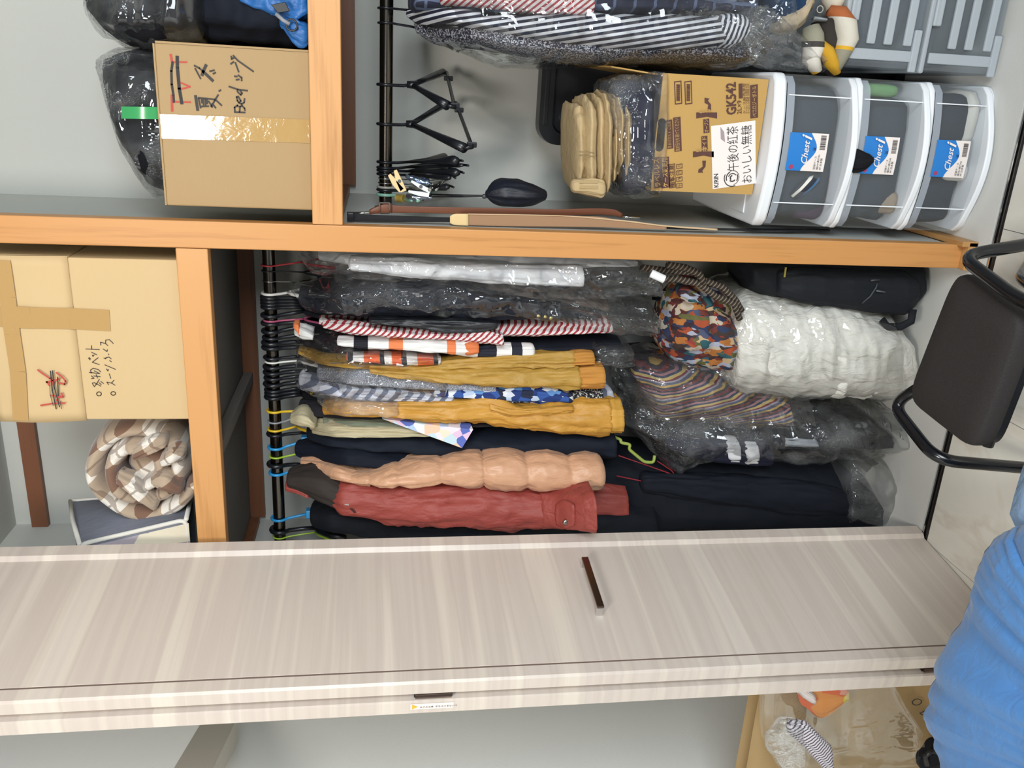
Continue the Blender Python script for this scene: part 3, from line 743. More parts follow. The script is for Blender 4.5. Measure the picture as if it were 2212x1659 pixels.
lump('folded_clothes', 'dark slate clothes folded in the middle clear drawer', 'clothes', -.27, .018, .186, .302, 1.900, 2.2, dk, e=5)
lump('folded_clothes', 'green cloth at the right end of the middle drawer', 'clothes', .012, .042, .22, .31, 1.93, 1.99, gr)
lump('folded_clothes', 'beige cloth bundle low in the middle drawer', 'clothes', -.25, -.195, .186, .235, 1.905, 1.96, fabric('beige_cloth', '9a8a78'))
lump('folded_clothes', 'black cloth bundle at the left of the bottom drawer', 'clothes', -.272, -.13, .03, .135, 1.905, 2.1, dk2)
lump('folded_clothes', 'black cloth bundle at the right of the bottom drawer', 'clothes', -.10, .03, .05, .128, 1.898, 2.0, dk2)
lump('folded_clothes', 'white cloth under the black bundle in the bottom drawer', 'clothes', -.10, .04, .025, .07, 1.90, 2.05, wht)
lump('folded_clothes', 'white cloth beside the sticker of the bottom drawer', 'clothes', -.165, -.125, .03, .09, 1.893, 1.93, wht)
sk_m = bands('sock_stripes', .034, (.55, 0, .83), [(0, '2b2f3c'), (.3, 'd9d6cc'), (.5, '2b2f3c'), (.75, '3f6f9a'), (.95, '2b2f3c')])
tag(MB().tube([P(1712, 425, 1.905), P(1730, 410, 1.897), P(1752, 395, 1.893), P(1768, 385, 1.893)], [.012, .017, .018, .012], 10, flat=.5).build('striped_sock', sk_m, None, smooth='all'), 'blue and white striped sock at the left of the top drawer', 'sock')
tag(cloth('black_cloth_tip', [(1846, 318, 372, 1.872, .02), (1858, 325, 372, 1.868, .02), (1874, 332, 362, 1.868, .018), (1886, 340, 352, 1.870, .012)], fabric('black_knit', '101116'), None, amp=.04, capb='round'), 'black cloth tip sticking out below the top drawer', 'clothes')

# ------------------------------------------------------------------ frosted bins at the right
def bin_(label, z0, z1):
    b = thing('storage_bin', label, 'storage bin', (.25, 2.1, z0), 'frosted bins on the closet floor')
    x0, x1, y0, y1 = .068, .50, 1.915, 2.35
    zt = z1 - .012
    h = z1 - z0
    MB().box((x0 + .004, y0 + .006, z0), (x1, y1, zt)).build('tub', M_['bin'], b, bevel=.012)
    for fz in (.18, .42, .63): MB().box((x0 + .055, y0 - .001, z0 + h * fz - .010), (x1 - .02, y0 + .007, z0 + h * fz + .010)).build('rib', M_['binlight'], b, bevel=.003)
    MB().box((x0 + .022, y0 + .002, z0 + .012), (x0 + .045, y0 + .008, zt - .010)).build('corner_rib', M_['binlight'], b, bevel=.002)
    MB().box((x0, y0 - .004, zt), (x1 + .004, y1 + .004, z1)).build('rim', M_['binlight'], b, bevel=.004)
    MB().box((x0 + .10, y0 - .006, zt - .02), (x1 - .1, y0 + .006, zt)).build('grip', M_['binlight'], b, bevel=.003)
    MB().box((x0 + .001, y0 - .001, z0 + .004), (x0 + .09, y0 + .008, z0 + .022)).build('foot', M_['binlight'], b, bevel=.003)
    return b
bin_('frosted clear bin on the closet floor, lower of two at the right', .004, .200)
bin_('frosted clear bin topped with knitted socks, upper of two at the right', .202, .398)
lump('folded_clothes', 'grey clothes inside the lower frosted bin', 'clothes', .085, .48, .012, .178, 1.930, 2.3, fabric('grey_cloth', '3f464b'))
lump('folded_clothes', 'slate clothes inside the upper frosted bin', 'clothes', .085, .48, .212, .372, 1.930, 2.3, dk)
# knitted socks and rolled cloth on the bins
def btube(name, pts, rs, mat, label, cat, group=None, flat=.7, n=16):
    p = [P(*q) for q in pts]; rs = [r * 1.3 for r in rs]
    m = MB(); m.tube(p, rs, n, flat=flat, up=(0, 1, 0))
    return tag(m.build(name, mat, None, smooth='all'), label, cat, group)
def sockmat(name, stops, d, per): return bands(name, per, d, stops, .004)
sA = sockmat('sock_grey_rust', [(0, 'c9c3b5'), (.17, 'd3a326'), (.22, '8d8a78'), (.5, 'a35a2e'), (.78, 'c9c3b5')], (-1, 0, .1), .145)
sB = sockmat('sock_white_yellow', [(0, 'cfcac0'), (.42, 'd3a326'), (.55, '8d8a78'), (.9, '3b3733')], (-1, 0, 0), .12)
btube('knit_sock', [(1790, 22, 1.93), (1812, 30, 1.925), (1824, 55, 1.92), (1828, 85, 1.92), (1815, 118, 1.92), (1805, 150, 1.92)], [.012, .022, .028, .028, .022, .012], sA, 'knitted sock banded grey, rust and yellow leaning on the upper bin', 'sock', 'knitted socks on the bins')
btube('knit_sock', [(1752, 58, 1.94), (1755, 80, 1.935), (1758, 105, 1.93), (1752, 130, 1.93), (1765, 155, 1.93)], [.018, .025, .024, .020, .012], sB, 'white knitted sock with yellow and grey bands next to the film', 'sock', 'knitted socks on the bins')
btube('knit_sock', [(1800, -30, 1.95), (1802, 0, 1.945), (1800, 22, 1.94)], [.03, .026, .016], sockmat('sock_cream', [(0, 'cfc8b6'), (.6, 'd3a326'), (.75, '6b6254')], (-1, 0, 0), .1), 'cream sock ends with yellow tops at the right edge', 'sock', 'knitted socks on the bins')
btube('knit_sock', [(1782, 45, 1.955), (1784, 90, 1.95), (1790, 130, 1.95), (1806, 156, 1.945)], [.03, .032, .028, .018], fabric('dark_knit', '35302c'), 'dark brown knitted sock between the banded ones', 'sock', 'knitted socks on the bins')
btube('knit_sock', [(1772, 96, 1.925), (1786, 112, 1.92), (1796, 135, 1.918), (1808, 158, 1.92)], [.012, .017, .017, .009], fabric('mustard_knit', 'c99a2a'), 'mustard yellow knitted sock toe in front of the dark brown sock', 'sock', 'knitted socks on the bins')
btube('paper_tag', [(1758, 40, 1.935), (1782, 44, 1.93)], [.016, .016], plain('grey_tag', '8f959a', .5), 'grey printed sock label tag above the white sock', 'tag', None, .2)
MB().tube(arc(P(1771, 20, 1.93), .007, 0, 360, 16, (1, 0, 0), (0, 0, 1))[:-1], .0014, 6, closed=True).build('x', M_['chrome']).name = 'metal_ring'
tag(bpy.data.objects['metal_ring'], 'small round metal ring above the grey tag', 'ring')
tag(cloth('rolled_jeans', [(1684, -40, 40, 1.96, .12), (1700, -45, 66, 1.955, .14), (1725, -45, 60, 1.955, .14), (1748, -45, 30, 1.96, .12)], fabric('blue_denim', '1f3a58'), None, amp=.12, capb='round'), 'dark blue rolled denim at the top right above the bins', 'clothes')
tag(cloth('beige_trousers', [(1704, 20, 72, 1.95, .1), (1722, 10, 74, 1.95, .12), (1742, 0, 60, 1.95, .12), (1756, -20, 25, 1.95, .1)], fabric('beige_canvas', 'b7a68c'), None, amp=.10, capb='round'), 'folded beige trouser leg under the rolled denim', 'trousers')

# ------------------------------------------------------------------ black case behind, trousers and wrapped cloth on the tea carton
kx0, kz1 = -.150, .997
case = thing('plastic_case', 'black plastic case with rounded corner standing behind the tea carton', 'case', (.02, 2.3, .0))
def rrect(x0, x1, z0, z1, r, y, n=6):
    out = []
    for cx, cz, a in ((x1 - r, z1 - r, 0), (x0 + r, z1 - r, 90), (x0 + r, z0 + r, 180), (x1 - r, z0 + r, 270)):
        out += [Vector((cx + r * math.cos(math.radians(a + 90 * i / n)), y, cz + r * math.sin(math.radians(a + 90 * i / n)))) for i in range(n + 1)]
    return out
M_['case'] = plain('case_black', '14161a', .32)
k0, k1 = kx0, .30
mb = MB(); o1 = rrect(k0, k1, .002, kz1, .05, 2.34); o2 = rrect(k0, k1, .002, kz1, .05, 2.285); i1 = rrect(k0 + .028, k1 - .028, .03, kz1 - .035, .03, 2.285); i2 = rrect(k0 + .032, k1 - .032, .034, kz1 - .039, .03, 2.305)
mb.loft([o1, o2, i1, i2], True, True); mb.build('tray', M_['case'], case, smooth=True)
MB().tube([(-.08, 2.296, kz1 - .06), (-.12, 2.296, kz1 - .20), (-.06, 2.296, kz1 - .30)], .009).build('brace', M_['case'], case)
MB().box((-.125, 2.282, .905), (-.105, 2.292, .918)).build('latch', plain('latch_grey', '5d5a54', .4), case)
MB().box((k0 + .05, 2.279, kz1 - .020), (k1 - .05, 2.286, kz1 - .012)).build('edge_ridge', M_['case'], case)

beige = fabric('khaki_cotton', 'c4ac82', .85, 1.3)
tr = thing('folded_trousers', 'folded khaki trousers lying on top of the tea carton', 'trousers', P(1370, 320, 2.02))
for (xa, xb, ya, yb, yf, dx) in ((1246, 1270, 222, 416, 1.952, 0), (1268, 1292, 214, 424, 1.938, 2), (1291, 1310, 206, 430, 1.944, 4), (1309, 1325, 202, 434, 1.930, 3), (1324, 1338, 204, 404, 1.940, 2), (1337, 1350, 208, 388, 1.926, 0), (1350, 1366, 214, 396, 1.934, 0)):
    cloth('leg_fold', [(xa + 3, ya + 8, yb - 10, yf + .012, .20), ((xa + xb) / 2, ya, yb, yf, .24), (xb - 3, ya + 5, yb - 8, yf + .012, .22)], beige, tr, amp=.06, e=3.4, seg=64, capb='round', cap=5, px=2, fr=30, cr=.007)
cloth('waistband', [(1243, 392, 416, 1.944, .03), (1280, 388, 422, 1.936, .03), (1300, 392, 426, 1.936, .03)], beige, tr, amp=.03, e=4, capb='round')
for yy in (392, 404):
    strokes('belt_loop', [[(1254, yy), (1290, yy + 1)]], 1.932, .006, fabric('khaki_loop', 'b39b72'), tr)
strokes('pocket_seam', [[(1247, 328), (1286, 330)], [(1247, 336), (1286, 338)]], 1.9425, .0022, fabric('khaki_seam', '8f7a58'), tr)
navyw = tag(cloth('navy_cloth', [(1352, 175, 420, 1.955, .22), (1368, 172, 426, 1.945, .24), (1385, 174, 428, 1.948, .24), (1408, 180, 412, 1.955, .22)], fabric('navy_cotton', '23263c'), None, amp=.04, e=4, capb='round'), 'navy cloth wrapped in crinkled clear film under the khaki trousers', 'clothes')
M_['film_s'] = film('crinkled_film', haze=.07, scale=40, strength=1.2)
tag(cloth('plastic_wrap', [(1330, 170, 300, 1.94, .2), (1352, 162, 425, 1.926, .26), (1380, 158, 436, 1.918, .28), (1410, 160, 438, 1.908, .29), (1432, 158, 420, 1.918, .05), (1444, 160, 300, 1.922, .02)], M_['film_s'], None, amp=.06, e=4.2, fr=26, seg=60, px=4, capb='flat'), 'crinkled clear film wrapped round the navy cloth on the tea carton', 'plastic wrap')

# ------------------------------------------------------------------ hangers
HC = dict(black='15171c', red='9c2f38', white='d6d6d2', pink='a8506e', yellow='d9b52c', grey='8d9094', blue='2a8fcb', green='9cbf3a', mint='86b3a0', silver='b8b8b4', cream='9d9a90')
HM = {}
def hmat(c):
    if c not in HM: HM[c] = plain('hanger_' + c, HC[c], .3 if c != 'silver' else .2, 1 if c == 'silver' else 0)
    return HM[c]
def rod_px(y, right): return (831 + (y - 20) * .024) if right else 579 + 24.5 * (y - 545) / 620
def hanger(y, c, xn, yn, label, right=False, r=.0024, arms=.19, group=None, block=False):
    zr = ZRR if right else ZRL
    X = P(rod_px(y, right), y, YR).x
    nk = P(xn, yn, YR)
    t = thing('coat_hanger', label, 'hanger', (X, YR, zr), group or ('hangers on the right rod' if right else 'hangers on the crowded left rod'))
    r = r * 1.35 if c == 'black' else r
    R_ = RR + r + .0006
    pts = [Vector((X, YR + R_ * math.cos(math.radians(a)), zr + R_ * math.sin(math.radians(a)))) for a in range(-10, 231, 16)]
    pts += [Vector((X * .8 + nk.x * .2, YR - .008, zr - .026)), Vector((X * .45 + nk.x * .55, YR - .002, (zr - .03) * .5 + nk.z * .5)), nk]
    MB().tube(pts, r, 8).build('hook', hmat(c), t, smooth='all')
    if block: MB().box(nk + Vector((-.012, -.012, -.02)), nk + Vector((.012, .012, .014))).build('neck_block', hmat(c), t, bevel=.003)
    if arms:
        for s in (-1, 1):
            MB().tube([nk, nk + Vector((0, s * arms * .3, -.012)), nk + Vector((0, s * arms * .7, -.045)), nk + Vector((0, s * arms, -.085))], [r, r * 1.3, r * 1.6, r * 1.5], 8).build('arm', hmat(c), t, smooth='all')
    return t
ORD = ['first', 'second', 'third', 'fourth', 'fifth', 'sixth', 'seventh', 'eighth', 'ninth', 'tenth', 'eleventh', 'twelfth', 'thirteenth', 'fourteenth', 'fifteenth', 'sixteenth', 'seventeenth', 'eighteenth', 'nineteenth', 'twentieth', 'twenty-first', 'twenty-second', 'twenty-third', 'twenty-fourth', 'twenty-fifth', 'twenty-sixth']
seq = [(572, 'red', 650, 566, .0022), (584, 'black', 655, 588, .0014), (606, 'silver', 640, 610, .0012), (633, 'white', 622, 632, .0034), (641, 'black', 650, 645, .0036), (648, 'black', 652, 652, .0036), (655, 'black', 654, 658, .0036), (662, 'black', 656, 664, .0036),
       (680, 'black', 655, 672, .0040), (691, 'pink', 655, 689, .0024), (697, 'black', 656, 695, .0040), (714, 'black', 655, 704, .0040), (728, 'black', 655, 722, .0034), (739, 'black', 655, 738, .0044), (749, 'black', 655, 750, .0044),
       (771, 'black', 655, 770, .0032), (780, 'white', 648, 779, .0026), (791, 'black', 655, 790, .0040), (803, 'black', 655, 801, .0040), (815, 'black', 655, 812, .0036), (828, 'black', 655, 824, .0044), (841, 'black', 652, 838, .0036), (848, 'black', 652, 846, .0036), (856, 'black', 652, 852, .0040),
       (886, 'yellow', 652, 889, .0034), (909, 'grey', 632, 903, .0026), (926, 'yellow', 640, 921, .0032), (936, 'black', 668, 934, .0034), (965, 'blue', 662, 950, .0038), (984, 'green', 648, 979, .0026), (1001, 'black', 655, 1004, .0044), (1020, 'blue', 655, 1010, .0038), (1118, 'blue', 672, 1108, .0038), (1143, 'black', 680, 1140, .0046), (1157, 'green', 680, 1150, .0022)]
cnt = {}
tot = {c: sum(1 for s in seq if s[1] == c) for c in HC}
for (y, c, xn, yn, r) in seq:
    cnt[c] = cnt.get(c, 0) + 1
    lb = ('only ' if tot[c] == 1 else ORD[cnt[c] - 1] + ' ') + c + ' hanger hook counted from the post on the crowded left rod'
    hanger(y, c, xn, yn, lb, False, r, .06, None, c == 'blue' and y != 1020)
for i, (y, c, xn, yn, r) in enumerate([(18, 'black', 885, 22, .002), (50, 'black', 900, 60, .002)]):
    hanger(y, c, xn, yn, ('thin black hanger holding the navy striped shirt', 'thin black hanger holding the navy speckled blouse')[i], True, r, .16)
def clip_hanger(label, y, xn, near, far, b0, b1, yn_=1.98, yf_=2.33):
    zr = ZRR; X = P(rod_px(y, True), y, YR).x; nk = P(xn, y, YR)
    t = thing('coat_hanger', label, 'hanger', (X, YR, zr), 'hangers on the right rod'); m = hmat('black')
    R_ = RR + .0042
    pts = [Vector((X, YR + R_ * math.cos(math.radians(a)), zr + R_ * math.sin(math.radians(a)))) for a in range(-10, 231, 16)] + [Vector((X, YR - .008, zr - .028)), Vector((X, YR, zr - .04)), nk]
    MB().tube(pts, .0038, 8).build('hook', m, t, smooth='all')
    MB().tube([nk + Vector((0, 0, .012)), nk - Vector((0, 0, .012))], [.008, .010], 8).build('neck_block', m, t, smooth='all')
    A, B = P(near[0], near[1], yn_), P(far[0], far[1], yf_)
    MB().tube([nk, nk.lerp(A, .4), nk.lerp(A, .75), A], [.006, .0075, .010, .0115], 10).build('arm', m, t, smooth='all')
    MB().tube([nk, nk.lerp(B, .4), nk.lerp(B, .75), B], [.006, .007, .0085, .0095], 10).build('arm', m, t, smooth='all')
    C, D = P(b0[0], b0[1], yn_), P(b1[0], b1[1], yf_)
    MB().tube([A, C, D, B], [.005, .0045, .0045, .004], 8).build('lower_bar', m, t, smooth='all')
    for q in (C.lerp(D, .05), C.lerp(D, .82)):
        MB().box(q - Vector((.006, .008, .012)), q + Vector((.006, .008, .010))).build('clip', m, t, bevel=.002)
clip_hanger('empty black clip hanger, right one of the two turned sideways', 183, 890, (966, 228), (957, 156), (982, 232), (965, 157), 2.05, 2.33)
clip_hanger('empty black clip hanger, left one of the two turned sideways', 268, 888, (1003, 320), (962, 224), (1020, 318), (985, 222), 1.98, 2.3)
def side_hanger(label, y, yn, yend, xend, rend, c='black', xn=880, r=.0034):
    zr = ZRR; X = P(rod_px(y, True), y, YR).x; nk = P(xn, yn, YR)
    t = thing('coat_hanger', label, 'hanger', (X, YR, zr), 'hangers on the right rod'); m = hmat(c); R_ = RR + r + .0006
    pts = [Vector((X, YR + R_ * math.cos(math.radians(a)), zr + R_ * math.sin(math.radians(a)))) for a in range(-10, 231, 16)] + [Vector((X, YR - .008, zr - .028)), nk]
    MB().tube(pts, r, 8).build('hook', m, t, smooth='all')
    A = P(xend, yend, 1.97); B = Vector((nk.x, YR + .17, nk.z - .10))
    MB().tube([nk, nk.lerp(A, .45), nk.lerp(A, .75), nk.lerp(A, .93), A], [r, r * 1.4, rend * .8, rend, rend * .6], 10).build('arm', m, t, smooth='all')
    MB().tube([nk, nk.lerp(B, .5), B], [r, r * 1.4, rend], 10).build('arm', m, t, smooth='all')
    MB().tube([A - Vector((0, 0, .012)), B - Vector((0, 0, .004))], r * .8, 8).build('lower_bar', m, t, smooth='all')
side_hanger('black hanger seen edge-on with a rounded paddle end, right of the clothespin', 350, 350, 347, 988, .012)
side_hanger('flat black hanger seen edge-on between paddle hangers', 362, 361, 357, 1000, .005)
side_hanger('black hanger seen edge-on with a grey-black paddle end, beside the clothespin', 368, 370, 373, 990, .011)
side_hanger('short black hanger end behind the wooden clothespin', 376, 378, 384, 972, .007)
side_hanger('silver wire hanger behind the wooden clothespin', 385, 388, 398, 935, .003, 'silver', 880, .0014)
side_hanger('silver wire hanger behind the white clothes peg', 395, 398, 406, 935, .003, 'silver', 880, .0014)
side_hanger('cream plastic hanger beside the wooden clothespin', 404, 405, 410, 930, .004, 'cream', 885, .003)
side_hanger('black notched hanger end left of the white clothes peg', 410, 411, 404, 968, .008)
side_hanger('mint green hanger nearest the post on the right rod', 420, 428, 434, 890, .003, 'mint', 862, .0038)
tag(MB().tube([P(857, 428, 2.06), P(873, 429, 2.05)], .0095, 14).build('rubber_cap', plain('ochre_rubber', 'b79b48', .5), None, smooth=True), 'ochre rubber cap on the mint green hanger', 'cap')
def peg(name, label, c, pA, pB, pC, w, Y):
    t = thing(name, label, 'clothespin', P(pA[0], pA[1], Y)); m = c
    for a, b in ((pA, pB), (pC[0], pC[1])):
        A, B = P(a[0], a[1], Y), P(b[0], b[1], Y)
        d = (B - A).normalized(); n = Vector((d.z, 0, -d.x)) * w
        mb = MB(); mb.prism([A - n * .5, A + n * .3, A.lerp(B, .5) + n * .9, B + n * .8, B - n * .8, A.lerp(B, .5) - n * .7], (0, .009, 0)); mb.build('jaw', m, t, bevel=.001)
    q = P((pA[0] + pB[0]) / 2, (pA[1] + pB[1]) / 2, Y - .002)
    MB().tube([q + Vector((0, -.002, 0)), q + Vector((0, .013, 0))], .004, 10).build('spring', M_['chrome'], t)
peg('wooden_clothespin', 'wooden clothespin clipped among the hangers on the right rod', wood('peg_wood', 'e2c893', 'cfae74', 'z'), (853, 368), (872, 414), ((840, 378), (868, 412)), .009, 1.985)
peg('white_clothespin', 'white plastic clothes peg below the wooden clothespin', M_['white'], (888, 392), (930, 414), ((882, 414), (927, 422)), .006, 1.98)
for k, (x, y, c_) in enumerate([(905, 385, 'chrome'), (915, 430, 'chrome'), (880, 400, 'chrome')]):
    pass
tag(cloth('foil_packet', [(878, 378, 386, 2.0, .02), (900, 384, 398, 1.99, .02), (925, 388, 400, 1.99, .02)], NT('blue_foil').done(S('8fa4c4'), .12, None, .9), None, amp=.5, fr=60, seg=14, px=3, capb='round'), 'crumpled blue and silver foil beside the pegs', 'foil')
tag(cloth('foil_packet', [(880, 420, 430, 2.0, .02), (905, 424, 434, 1.99, .02), (932, 424, 432, 1.99, .02)], NT('silver_foil').done(S('b4bccb'), .10, None, .95), None, amp=.5, fr=60, seg=14, px=3, capb='round'), 'crumpled silver foil strip below the white peg', 'foil')
# pouch on a cord
pc = thing('drawstring_pouch', 'small black drawstring pouch hanging by its cord beside the post', 'pouch', P(1050, 423, 2.05))
cloth('bag', [(1054, 415, 428, 2.03, .03), (1068, 400, 441, 2.02, .06), (1095, 391, 450, 2.01, .085), (1125, 394, 452, 2.01, .09), (1155, 402, 447, 2.015, .08), (1178, 412, 433, 2.03, .05)], fabric('black_nylon', '161a26', .5), pc, amp=.05, e=2.1, capb='round')
MB().tube([P(930, 420, 2.05), P(1000, 422, 2.05), P(1042, 423, 2.045)], .0022, 6).build('cord', M_['blackpl'], pc)
MB().tube([P(932, 425, 2.05), P(1000, 425, 2.05), P(1042, 424, 2.045)], .0018, 6).build('cord', M_['blackpl'], pc)
MB().ball(P(1046, 424, 2.045), .006).build('cord_stop', plain('cord_grey', '4a4a4c', .4), pc, smooth='all')
# straps hung on the divider wall
WX = -.300
def strap(name, label, pts, ws, mat, parent=None, th=.003, X=WX):
    p = [PX(a, b, X + (c[0] if c else 0)) for a, b, *c in pts]
    mb = MB(); rings = []
    for i, q in enumerate(p):
        t = (p[min(i + 1, len(p) - 1)] - p[max(i - 1, 0)]).normalized(); n = Vector((0, t.z, -t.y)) * ws[i] / 2; o = Vector((th, 0, 0))
        rings.append([q - n, q + n, q + n + o, q - n + o])
    mb.loft(rings)
    return mb.build(name, mat, parent)
leather = NT('brown_leather').done(S('6e3e26'), .45)
sb = thing('bag_strap', 'brown leather shoulder strap with metal clasps hanging on the divider', 'strap', P(835, 445, 1.99))
def ribbon(name, st, mat, par, Y, d=.004): return cloth(name, [s + (Y, d) for s in st], mat, par, amp=.0, cr=0, e=8, seg=16, capa='flat', capb='flat')
ribbon('leather_band', [(842, 443, 460), (900, 446, 460), (1000, 448, 463), (1100, 450, 466), (1200, 452, 466), (1290, 450, 464), (1325, 452, 466), (1345, 461, 470)], leather, sb, 1.99)
ribbon('leather_loop', [(798, 454, 464), (815, 446, 462), (835, 440, 462), (846, 440, 461)], leather, sb, 1.985, .012)
MB().tube([P(760, 462, 1.985), P(782, 461, 1.985), P(798, 459, 1.985)], .004, 8).build('swivel_clasp', M_['chrome'], sb, smooth='all')
MB().tube([P(1345, 468, 1.985), P(1358, 470, 1.985), P(1382, 470, 1.985)], .004, 8).build('swivel_clasp', M_['chrome'], sb, smooth='all')
MB().tube(rnd_path([P(820, 438, 1.98), P(842, 438, 1.98), P(842, 461, 1.98), P(820, 461, 1.98), P(820, 438, 1.98)], .004), .0018, 6).build('buckle', M_['chrome'], sb)
sc = thing('camera_strap', 'wide tan strap with cream leather end hanging on the divider', 'strap', P(760, 468, 1.94))
ribbon('web_band', [(752, 460, 478), (800, 464, 479), (880, 467, 480), (974, 470, 480)], fabric('black_web', '1a1a1e', .7), sc, 1.935)
ribbon('slider', [(750, 459, 479), (764, 459, 479)], M_['blackpl'], sc, 1.93, .012)
ribbon('leather_end', [(972, 467, 482), (983, 462, 487), (1012, 462, 488)], NT('cream_leather').done(S('d9bf8c'), .5), sc, 1.928, .006)
ribbon('tan_band', [(1010, 463, 487), (1100, 464, 489), (1200, 466, 490), (1290, 468, 491), (1350, 478, 493), (1440, 488, 496)], NT('tan_suede').done(S('9d7a5c'), .8), sc, 1.932)
ribbon('edge_cord', [(1010, 461.5, 463.5), (1200, 465, 467), (1350, 476, 479), (1440, 487, 490), (1550, 494, 498)], NT('cream_edge').done(S('cbb08a'), .6), sc, 1.930)
tag(strap('black_belt', '', [(1240, 488), (1420, 494), (1600, 498), (1700, 499), (1790, 499)], [.008, .010, .014, .022, .012], fabric('belt_black', '121318', .6), None, .004, -.306), 'thin black belt lying against the divider behind the drawers', 'belt')

# ------------------------------------------------------------------ garments on the crowded left rod (right to left)
def garment(name, label, cat, x, y, parts, group='clothes on the left rod', Y=YR):
    t = thing(name, label, cat, P(x, y, Y), group)
    for pt in parts:
        pt = dict(pt); nm = pt.pop('n'); m = pt.pop('m'); st = pt.pop('st')
        cloth(nm, st, m, t, **pt)
    return t
def sh(st, x0=640, x1=745, Ya=2.10, Yb=1.94, d0=.05, d1=.12):
    """slope the shoulder: top stations lie further back"""
    out = []
    for s in st:
        k = min(1, max(0, (s[0] - x0) / (x1 - x0))); k = k * k * (3 - 2 * k)
        out.append((s[0], s[1], s[2], Ya + (Yb - Ya) * k, d0 + (d1 - d0) * k))
    return out
def body(st, Yb=1.99, d=.33): return sh(st, Yb=Yb, d1=d, d0=.08)
whitecloth = fabric('white_shirting', 'dcdde0', .8, .8); taupe = fabric('taupe_wool', '6b625c'); navyb = fabric('navy_blazer', '141824', .8); blk = fabric('black_wool', '0d0f14')
garment('white_shirt', 'white shirt inside a clear cover nearest the post, cuff showing', 'shirt', 680, 552, [
    dict(n='body', m=whitecloth, st=body([(690, 546, 566), (760, 546, 584), (900, 546, 600), (1100, 548, 590), (1380, 560, 584)]), amp=.08),
    dict(n='sleeve', m=whitecloth, st=sh([(760, 562, 588), (900, 566, 604), (1050, 574, 612), (1200, 580, 622), (1262, 581, 625)], Yb=1.93, d1=.07), amp=.07, capb='hollow')])
garment('taupe_coat', 'brownish grey coat inside the clear cover beside the white shirt', 'coat', 690, 600, [
    dict(n='body', m=taupe, st=body([(760, 590, 606), (900, 596, 626), (1100, 606, 650), (1200, 622, 666), (1315, 640, 682)]), amp=.10)])
bz = garment('navy_blazer', 'navy blazer with three brass cuff buttons in a clear cover', 'jacket', 660, 625, [
    dict(n='body', m=navyb, st=body([(655, 626, 668), (700, 622, 685), (850, 610, 694), (1000, 606, 692), (1150, 640, 694), (1300, 660, 700)], 1.985), amp=.08),
    dict(n='sleeve', m=navyb, st=sh([(690, 640, 680), (800, 622, 690), (950, 618, 690), (1080, 640, 696), (1215, 668, 694)], Yb=1.935, d1=.10), amp=.07, capb='hollow')])
brass = plain('brass', 'd8c27a', .25, 1)
for x, y in ((1163, 682), (1178, 684), (1190, 687)): MB().ball(P(x, y, 1.933), (.0045, .003, .0055), 10, 6).build('button', brass, bz, smooth='all')
garment('black_puffer', 'black nylon padded sleeve between the blazer and the red striped shirt', 'jacket', 700, 690, [
    dict(n='sleeve', m=fabric('black_nylon_shell', '1b1d22', .45, 1.5), st=sh([(800, 690, 702), (900, 692, 712), (960, 692, 722), (1030, 694, 724), (1072, 696, 716)], Yb=1.925, d1=.07), amp=.14, fr=20, capb='round')])
redst = stripes('red_white_stripes', 'd9d2d0', '9c2f38', (.72, 0, .62), .0095, .56, .03)
garment('red_striped_shirt', 'white shirt with thin red diagonal stripes, third garment group from the post', 'shirt', 660, 692, [
    dict(n='body', m=redst, st=body([(690, 694, 704), (800, 702, 724), (950, 716, 730), (1080, 704, 736), (1200, 700, 734), (1326, 702, 726)], 1.965), amp=.08),
    dict(n='sleeve', m=redst, st=sh([(700, 698, 712), (780, 706, 728), (880, 720, 734), (980, 722, 738), (1040, 716, 744), (1088, 728, 748)], Yb=1.93, d1=.06), amp=.06, capb='hollow')])
polo = bands('polo_blocks', .300, (0, 0, -1), [(0, 'dddcd9'), (.17, 'de7f4e'), (.24, 'dddcd9'), (.45, '14151f'), (.56, 'dddcd9'), (.72, 'de7f4e'), (.83, 'dddcd9')], .002)
orange = fabric('orange_rib', 'de7f4e')
po = garment('block_striped_polo', 'white polo sleeve with navy and orange blocks and an orange cuff', 'shirt', 655, 715, [
    dict(n='collar', m=fabric('white_knit', 'd8d8d6'), st=[(640, 708, 728, 2.03, .06), (655, 712, 736, 2.01, .07), (675, 722, 738, 2.0, .08)], amp=.05),
    dict(n='collar_trim', m=orange, st=[(636, 700, 712, 2.025, .05), (644, 702, 722, 2.018, .05), (646, 712, 728, 2.018, .05)], amp=.03),
    dict(n='sleeve', m=polo, st=sh([(730, 738, 748), (800, 737, 756), (900, 738, 762), (980, 741, 768), (1012, 742, 770)], Yb=1.925, d1=.06), amp=.05, capb='flat'),
    dict(n='cuff', m=orange, st=[(1010, 741, 770, 1.924, .062), (1022, 741, 769, 1.922, .064), (1034, 744, 766, 1.924, .06)], amp=.03, capb='hollow')])
nw = bands('navy_white_bands', .165, (0, 0, -1), [(0, 'e0ddda'), (.34, '191b2a'), (.62, 'e0ddda'), (.84, '191b2a')], .002)
garment('navy_banded_shirt', 'navy knit shirt with white bands hanging behind the orange-cuffed polo', 'shirt', 690, 740, [
    dict(n='body', m=navyb, st=body([(690, 738, 752), (800, 750, 764), (1000, 744, 772), (1150, 742, 776), (1345, 738, 766)], 1.975), amp=.07),
    dict(n='sleeve', m=nw, st=sh([(960, 754, 764), (1030, 750, 776), (1090, 750, 778), (1150, 750, 776)], Yb=1.945, d1=.05), amp=.04, capb='round')])
ow = bands('orange_white_patches', .125, (.1, 0, -1), [(0, 'd9612f'), (.30, '1b1c22'), (.38, 'dcd8d4'), (.52, 'd9612f'), (.70, '1b1c22'), (.80, 'dcd8d4')], .004)
